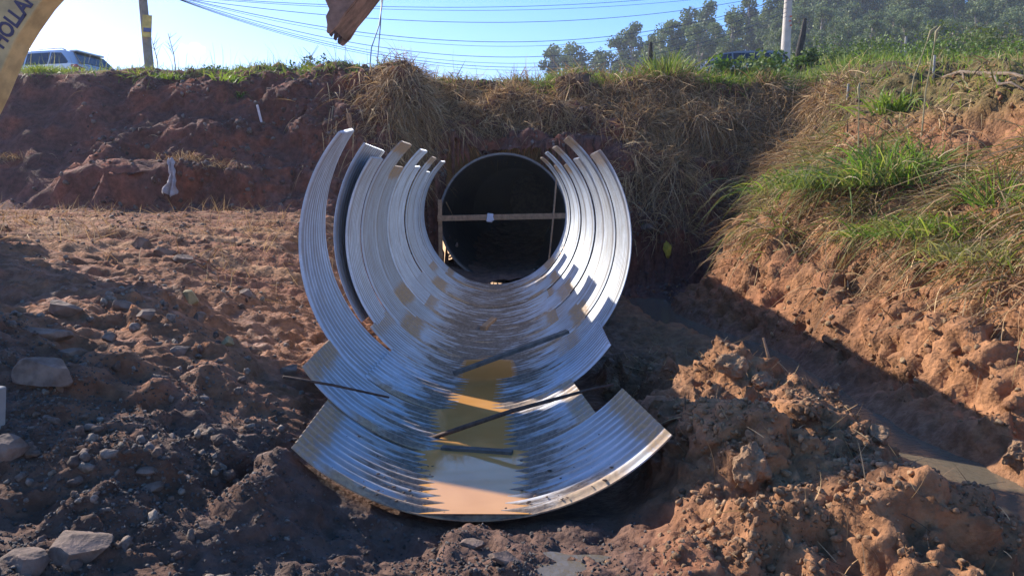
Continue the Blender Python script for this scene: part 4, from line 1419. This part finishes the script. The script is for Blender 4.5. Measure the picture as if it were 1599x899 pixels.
# scraggy roots and straw on the left bank and terrace
lm = sst(12.4, 12.7, Y) * sst(16, 15.4, Y) * sst(-2.2, -3, X) * np.clip(patch * 1.5, 0, 1)
lt = sst(6.5, 8, Y) * sst(12.6, 12.2, Y) * sst(-1.6, -2.4, X) * sst(-10, -9, X) * np.clip(.2 + patch, 0, 1)
parts = [grow(lm, 700, .1, .4, .008, .7, STRAW, up=.2, down=.7, spread=.7), grow(lt, 2600, .06, .35, .007, .12, STRAW, up=.02, down=.2, spread=.8, lift=.02), grow(sst(.6, 1, X) * sst(3.3, 3, X) * sst(8, 7, Y) * sst(1.9, 2.3, Y) * (Z > 0), 700, .04, .22, .004, .1, STRAW, up=.1, down=.2, spread=.8)]
# the little dry tuft on the ledge
for q, nn in (((290, 250), 160), ((345, 262), 90), ((20, 250), 140)):
    loc, nor = ground_at(*q)
    P = np.array(loc)[None] + RNG.normal(0, .10, (nn, 3)) * np.array((2.2, .6, .2))
    parts.append(blade_arrays(P, np.array((0, -.2, 1.0)) + RNG.normal(0, .6, (nn, 3)), RNG.uniform(.12, .38, nn), np.full(nn, .009), np.full(nn, .5), STRAW))
blades_obj('dry_stalks', parts, M_STRAW)
# the sunlit right bank: matted straw with green coming through
rb = sst(3.3, 4.0, X + .7 * sst(8, 11, Y)) * sst(14, 13.5, Y) * sst(.55, 1.2, Z) * sst(4.0, 5.5, Y)
rbm = rb * np.clip(.05 + 1.5 * patch, 0, 1.2) * sst(9.0, 7.2, X)
band = np.exp(-((Z - (.95 + .08 * Y) - .3 * patch) / (.18 + .03 * Y)) ** 2) * sst(3.2, 3.7, X + .7 * sst(8, 11, Y)) * sst(13.8, 13.2, Y) * sst(4.5, 5.5, Y) * sst(8, 6.5, X)
low = sst(3.3, 3.7, X) * sst(.1, .5, Z) * sst(1.4, .9, Z) * sst(13.5, 13, Y) * sst(4.5, 6, Y) * np.clip(.1 + patch2, 0, 1)
parts = [grow(rbm, 1800, .2, .6, .012, .5, STRAW, up=.2, down=.8, spread=.55, lift=.06),
         grow(band * np.clip(.15 + 1.6 * patch2, 0, 1), 5200, .3, .85, .013, .5, STRAW + STRAW + DRYGREEN, up=.25, down=.7, spread=.7, lift=.08, jit=.4),
         grow(low, 900, .15, .55, .010, .4, STRAW, up=.15, down=.8, spread=.5),
         grow(rb * sst(7, 8.5, Y) * sst(5, 6, X), 3000, .2, .5, .012, .3, STRAW, up=.7, spread=.6)]
blades_obj('bank_straw', parts, M_STRAW)
parts = [grow(band * np.clip(.15 + 1.4 * patch2, 0, 1), 2600, .2, .5, .012, .55, GREEN + DRYGREEN, up=.5, down=.6, spread=.45, lift=.05)]
# green grass on the bank crest and road verge
crest = sst(16.2, 16.7, Y) * sst(20, 18, Y) * sst(9, 7, X) * sst(-16, -14, X) * np.clip(.5 + 1.4 * patch, .05, 1.6)
crl = sst(15.0, 15.3, Y) * sst(18, 17, Y) * sst(-2.0, -2.6, X) * sst(3.9, 4.15, Z) * sst(-16, -14, X) * np.clip(.5 + 1.3 * patch2, .03, 1.6)
parts += [grow(crest, 9000, .10, .34, .012, .35, GREEN + DRYGREEN[:2], up=1, spread=.5),
          grow(crl, 4500, .10, .36, .012, .55, GREEN + DRYGREEN[:2], up=.8, down=.3, spread=.55),
          grow(sst(16.3, 16.8, Y) * sst(19, 17.5, Y) * sst(-.5, 1.5, X) * sst(9, 7, X), 4500, .2, .6, .014, .4, GREEN, up=1, spread=.45),
          grow(crl + crest * .5, 260, .4, .9, .008, .25, DRYGREEN, up=1, spread=.25)]
blades_obj('verge_grass', parts, M_GRASS)
# the open field that rises to the right
fl = sst(5.2, 6.2, X) * sst(7.5, 9, Y) * sst(30, 26, Y) * sst(22, 18, X) * sst(2.4, 2.8, Z) * np.clip(.55 + patch, .1, 1.5)
ff = sst(4, 7, X) * sst(18, 20, Y) * sst(70, 55, Y) * sst(60, 50, X)
parts = [grow(fl, 15000, .15, .4, .016, .4, GREEN[:4] + DRYGREEN, up=1, spread=.45, seg=3),
         grow(ff, 12000, .15, .4, .04, .35, [(.16, .20, .04), (.12, .16, .035), (.20, .21, .06)], up=1, spread=.4, seg=3)]
blades_obj('field_grass', parts, M_GRASS)


# ------------------------------------------------------------------ single plants
def tuft(px, py, n, hmin, hmax, wd, rad, label, name='grass_clump', droop=.55, cols=GREEN, Y=None, spread=.35, group=None):
    if Y is None:
        loc, nor = ground_at(px, py)
    else:
        loc = at(px, py, Y); loc.z = drop(loc.x, Y)
    P = np.stack([RNG.normal(0, rad, n), RNG.normal(0, rad, n), np.zeros(n) - .04], 1)
    D = np.array((0, 0, 1.0)) + RNG.normal(0, spread, (n, 3)) + P * np.array((.8, .8, 0)) / max(rad, .05) * .35
    o = blades_obj(name, [blade_arrays(P, D, RNG.uniform(hmin, hmax, n), np.full(n, wd), np.full(n, droop), cols, 6, .2)], M_GRASS, kind=None)
    o.location = loc
    tag(o, label, 'grass clump', group)
    return o


tuft(1392, 285, 640, .6, 1.6, .017, .28, 'big bright green clump of tall grass on the sunlit bank', droop=.65, cols=[(.13, .22, .03), (.10, .17, .028), (.18, .26, .04), (.26, .26, .08), (.07, .13, .025), (.34, .27, .13)], spread=.34)
tuft(1310, 290, 620, .6, 1.2, .020, .40, 'lower green clump spilling down the bank beside the big bright one', droop=.9, cols=GREEN + DRYGREEN)
tuft(1220, 300, 240, .35, .75, .018, .24, 'yellowing clump where the sunlit bank meets the straw bank', droop=.9, cols=DRYGREEN + GREEN[:2])
tuft(1440, 365, 420, .45, .9, .016, .30, 'grey-green clump below the big bright one', droop=.9, cols=GREEN + DRYGREEN)
tuft(1500, 360, 320, .4, .8, .016, .26, 'leafy green clump on the bare soil at mid bank', droop=.8, cols=GREEN + DRYGREEN)
tuft(1555, 400, 380, .35, .7, .014, .28, 'thin straw-coloured clump nearest the picture edge', droop=.8, cols=DRYGREEN)
tuft(1565, 318, 70, .4, .8, .016, .10, 'small upright green tuft on bare red soil near the picture edge', droop=.4)
tuft(1040, 122, 260, .5, 1.0, .022, .22, 'tall pale green tuft standing on the straw bank crest', droop=.35, cols=[(.20, .24, .05), (.26, .26, .09), (.14, .2, .03)], Y=16.7, spread=.22)
tuft(985, 122, 120, .25, .5, .02, .2, 'short yellow-green tuft at the foot of the flared burnt post', droop=.4, Y=16.8, cols=GREEN[:4])
tuft(1120, 118, 140, .3, .55, .022, .22, 'broad-bladed tuft below the dark car', droop=.6, Y=16.6, cols=GREEN)
tuft(1395, 175, 130, .35, .8, .03, .14, 'palm-like tuft of wide blades among the straw on the crest', droop=.5, cols=GREEN[:4])
tuft(372, 150, 34, .35, .55, .022, .05, 'arching green weed hanging on the shaded bank face', droop=.9, cols=GREEN[:4], spread=.6)
tuft(352, 125, 40, .3, .5, .022, .12, 'upright light green weed on the shaded crest right of the utility pole', droop=.5, cols=GREEN[:4])
tuft(262, 122, 130, .2, .42, .016, .13, 'bright grass tuft at the foot of the utility pole', droop=.6, cols=GREEN[:4])
tuft(70, 104, 220, .25, .5, .016, .17, 'yellow-green tuft in front of the silver car', droop=.5, cols=[(.22, .25, .05), (.17, .21, .04)], Y=16.0)
tuft(815, 352, 30, .1, .2, .010, .04, 'tiny tuft in front of the tunnel') if False else None
tuft(1003, 352, 26, .10, .22, .012, .03, 'tiny bright seedling on the rubble by the straw bank', droop=.4, cols=GREEN[:3])
# tall flowering stalks
for i, (px, py, Y, h, lb) in enumerate([(275, 108, 16.4, .85, 'bare branching weed stalk right of the utility pole'), (247, 104, 16.4, .55, 'short bare stalk close to the utility pole'),
                                         (1420, 135, 11.0, 1.0, 'tall seed-headed stalk against the wooded hill'), (1440, 190, 9.8, 1.2, 'leaning seed-headed stalk above the big bright clump'),
                                         (1340, 262, 10.0, .9, 'arching stalk bending over the straw bank'), (485, 112, 16.3, .45, 'dry twiggy weed on the crest above the upright plate')]):
    c = at(px, py, Y); c.z = drop(c.x, c.y) - .05
    mb = MB()
    lean = random.uniform(-.2, .2)
    pts = [c, c + Vector((lean * h * .3, 0, h * .5)), c + Vector((lean * h, -.05, h))]
    mb.tube(pts, [.012, .010, .006], 6)
    if 'seed' in lb or 'arch' in lb:
        mb.tube([pts[2], pts[2] + Vector((lean * .2, 0, .12)), pts[2] + Vector((lean * .5 + .03, 0, .2))], [.010, .022, .006], 7)
    else:
        for k in range(7):
            u = random.uniform(.35, 1); q = pts[0].lerp(pts[2], u)
            mb.tube([q, q + Vector((random.uniform(-.22, .22), random.uniform(-.1, .1), random.uniform(.08, .28)))], [.006, .003], 5)
    tag(mb.build('weed_stalk', simple('dry_stem', (.26, .22, .11), .8), None), lb, 'weed')


def leaf_cloud(n, centres, radii, size, cols, seed, flat=.8):
    r = np.random.default_rng(seed)
    k = r.integers(0, len(centres), n)
    d = r.normal(size=(n, 3)); d /= np.linalg.norm(d, axis=1, keepdims=True)
    rad = r.random(n) ** .45
    P = np.array(centres)[k] + d * (rad * np.array(radii)[k])[:, None] * np.array((1, 1, flat))
    a = r.normal(size=(n, 3)); a /= np.linalg.norm(a, axis=1, keepdims=True)
    b_ = np.cross(a, r.normal(size=(n, 3))); b_ /= np.linalg.norm(b_, axis=1, keepdims=True)
    s = size * r.uniform(.5, 1.3, n)[:, None]
    V = np.stack([P - a * s * .5, P + b_ * s * .28, P + a * s * .5, P - b_ * s * .28], 1)
    Fq = np.arange(n * 4).reshape(n, 4)
    cols = np.array(cols)
    cb = cols[r.integers(0, len(cols), len(centres))][k] * r.uniform(.75, 1.25, (n, 1))
    Cc = np.ones((n, 4, 4), np.float32); Cc[..., :3] = cb[:, None]
    return V.reshape(-1, 3), Fq, Cc.reshape(-1, 4)


# bushes and creepers on the field
def bush(px, py, Y, w_, h_, label, cols, seed, n=900, size=.12):
    c = at(px, py, Y); g = drop(c.x, Y)
    r = np.random.default_rng(seed)
    nc = 14
    cen = np.stack([r.normal(0, w_ * .36, nc), r.normal(0, w_ * .25, nc), r.uniform(.15, .85, nc) * h_], 1)
    rad = r.uniform(.14, .30, nc) * w_
    e = empty('bush', (c.x, Y, g - .05))
    V, Fq, Cc = leaf_cloud(n, cen, rad, size, cols, seed)
    V[:, 2] = np.maximum(V[:, 2], -.1)
    me = mesh_np('foliage', V, Fq, {'tint': ('FLOAT_COLOR', Cc)})
    o = link('foliage', me, e, M_LEAF); me.materials[0] = M_LEAF
    mb = MB()
    for k in range(6):
        mb.tube([(0, 0, -.2), tuple(cen[k] * .5 + np.array((0, 0, .02))), tuple(cen[k])], [.03, .02, .008], 5)
    mb.build('stem', M_BRANCH, e)
    tag(e, label, 'bush', 'bushes on the verge and field')


BG = [(.07, .12, .022), (.09, .15, .03), (.05, .09, .02), (.12, .16, .04)]
bush(1155, 92, 17.8, 1.7, .62, 'leafy green bush in front of the dark car', BG, 1, 900)
bush(1090, 100, 18.2, 1.3, .5, 'low green bush left of the dark car', BG, 2, 1100)
bush(1210, 98, 19.5, 1.6, .6, 'dark bush at the foot of the concrete pole', BG, 3, 1200)
bush(1255, 92, 21.2, 1.2, .5, 'leafy bush at the foot of the tall leaning burnt post', BG, 4, 900)
bush(1400, 100, 20, 2.6, .45, 'wide low bush in the middle of the field', BG, 5, 2200, .08)
bush(1480, 92, 26, 3.4, .7, 'yellow-green bush mass on the field slope', [(.12, .15, .04), (.09, .12, .03)], 6, 3200, .10)
bush(1560, 80, 30, 4.5, .8, 'grey-brown scrub below the wood at the picture edge', [(.15, .13, .08), (.11, .11, .06)], 7, 3400, .10)
bush(1530, 105, 18, 2.2, .45, 'fresh green creeper mound nearest the picture edge', [(.11, .17, .03), (.13, .19, .04)], 8, 2200, .08)
bush(1335, 92, 30, 2.6, .8, 'round bush before the dark trunks of the wood', BG, 9, 2000, .10)
bush(345, 104, 16.6, .5, .28, 'small weed bush on the shaded crest', BG, 10, 260, .07)
bush(485, 104, 16.5, .6, .32, 'feathery weed bush on the crest above the upright plate', BG, 11, 300, .07)

# ------------------------------------------------------------------ trees on the far hill
M_BARK = simple('pale_bark', (.26, .22, .18), .9, var=.3, scale=1.5)
TG = [(.12, .16, .065), (.092, .132, .058), (.15, .185, .075), (.072, .104, .048)]


def tree_meshes(seed, narrow):
    """unit tree one metre tall"""
    r = np.random.default_rng(seed)
    nc = 30
    cen, rad = [], []
    mb = MB()
    lean = r.normal(0, .03, 2)
    tr = lambda z: Vector((lean[0] * z + .012 * math.sin(z * 7 + seed), lean[1] * z, z))
    mb.tube([tr(z) for z in (-.05, .15, .35, .55, .75, .9)], [.020, .017, .014, .011, .007, .003], 7)
    for k in range(nc):
        z = .30 + .68 * r.random() ** .8
        ww = (.13 if narrow else .20) * math.sin(min(1, (1.04 - z) / .55) * math.pi / 2) ** .8
        a = r.random() * 6.283; q = math.sqrt(r.random()) * ww
        c = np.array((lean[0] * z + q * math.cos(a), lean[1] * z + q * math.sin(a), z))
        cen.append(c); rad.append((.055 if narrow else .075) * r.uniform(.7, 1.35))
        mb.tube([tr(max(.15, z - .14)), tuple((np.array(tr(z - .05)) + c) / 2), tuple(c)], [.006, .004, .0015], 4, cap=False)
    V, Fq, Cc = leaf_cloud(4600, cen, rad, .027, TG, seed, .75)
    me = mesh_np('crown', V, Fq, {'tint': ('FLOAT_COLOR', Cc)}); me.materials.append(M_LEAF)
    t_ = mb.build('trunk', M_BARK, None, smooth=True)
    tm = t_.data; bpy.data.objects.remove(t_)
    return tm, me


VAR = [tree_meshes(900 + i, i % 2 == 0) for i in range(8)]
ti = 0


def tree(px, toprow, D, label, group='trees on the far hill', hmin=9, var=None):
    global ti
    a = ray(px, 100); x = a.x / a.y * D
    g = drop(x, D, 80)
    topz = at(px, toprow, D).z * 1.06
    h = max(hmin, topz - g)
    e = empty('tree', (x, D, g - .2))
    tm, cm = VAR[ti % 8 if var is None else var]
    ti += 1
    for nm, me in (('trunk', tm), ('crown', cm)):
        o = bpy.data.objects.new(nm, me); C.objects.link(o); o.parent = e
    e.scale = (h * random.uniform(.8, 1.15),) * 2 + (h,)
    e.rotation_euler = (0, 0, random.uniform(0, 6.28))
    tag(e, label, 'tree', group)


T1 = 'slender tree in the row stepping down from the hill to the open sky'
for px, tr_, lb in ((862, 86, 'small hazy tree lowest and farthest out in the open sky'), (884, 80, 'hazy tree next to the farthest one out'), (905, 90, 'round low hazy tree left of the lone bushy tree'),
                    (940, 88, 'low dark tree at the foot of the lone bushy tree'), (985, 46, 'lone bushy tree with sky on both sides'), (962, 70, 'short tree touching the lone bushy tree')):
    tree(px, tr_, 125 + random.uniform(-6, 6), lb, var=ti % 8)
for px, tr_ in ((1010, 70), (1032, 55), (1048, 45), (1062, 62), (1074, 34), (1090, 50), (1104, 14), (1118, 48), (1136, 38), (1150, 30), (1168, 12), (1182, 34), (1199, 14), (1215, 20)):
    tree(px, tr_, 112 + random.uniform(-12, 14), T1, 'slender trees stepping down the hill')
T2 = 'tall tree in the dense wood on the hill'
for k in range(124):
    px = 1218 + (k % 31) * 13.5 + random.uniform(-9, 9)
    row = k // 31
    tr_ = {0: 2, 1: 22, 2: 44, 3: 66}[row] + random.uniform(-16, 14) - max(0, px - 1280) * .10 * (1 if row == 0 else .35)
    D = {0: 120, 1: 108, 2: 96, 3: 84}[row] + random.uniform(-7, 7)
    tree(px, tr_, D, T2, 'trees of the dense wood on the hill', hmin=7)

# ------------------------------------------------------------------ the air between here and the wooded hill
mb = MB(); mb.box((20, 62, 24), (190, 150, 54))
m, t, out = nt('haze'); b = NB(t)
v = b.n('VolumePrincipled', ins={'Color': (.80, .88, 1.0, 1), 'Density': .0008, 'Anisotropy': .3})
t.links.new(v.outputs[0], out.inputs['Volume'])
hz = mb.build('haze', m, None)
tag(hz, kind='stuff')
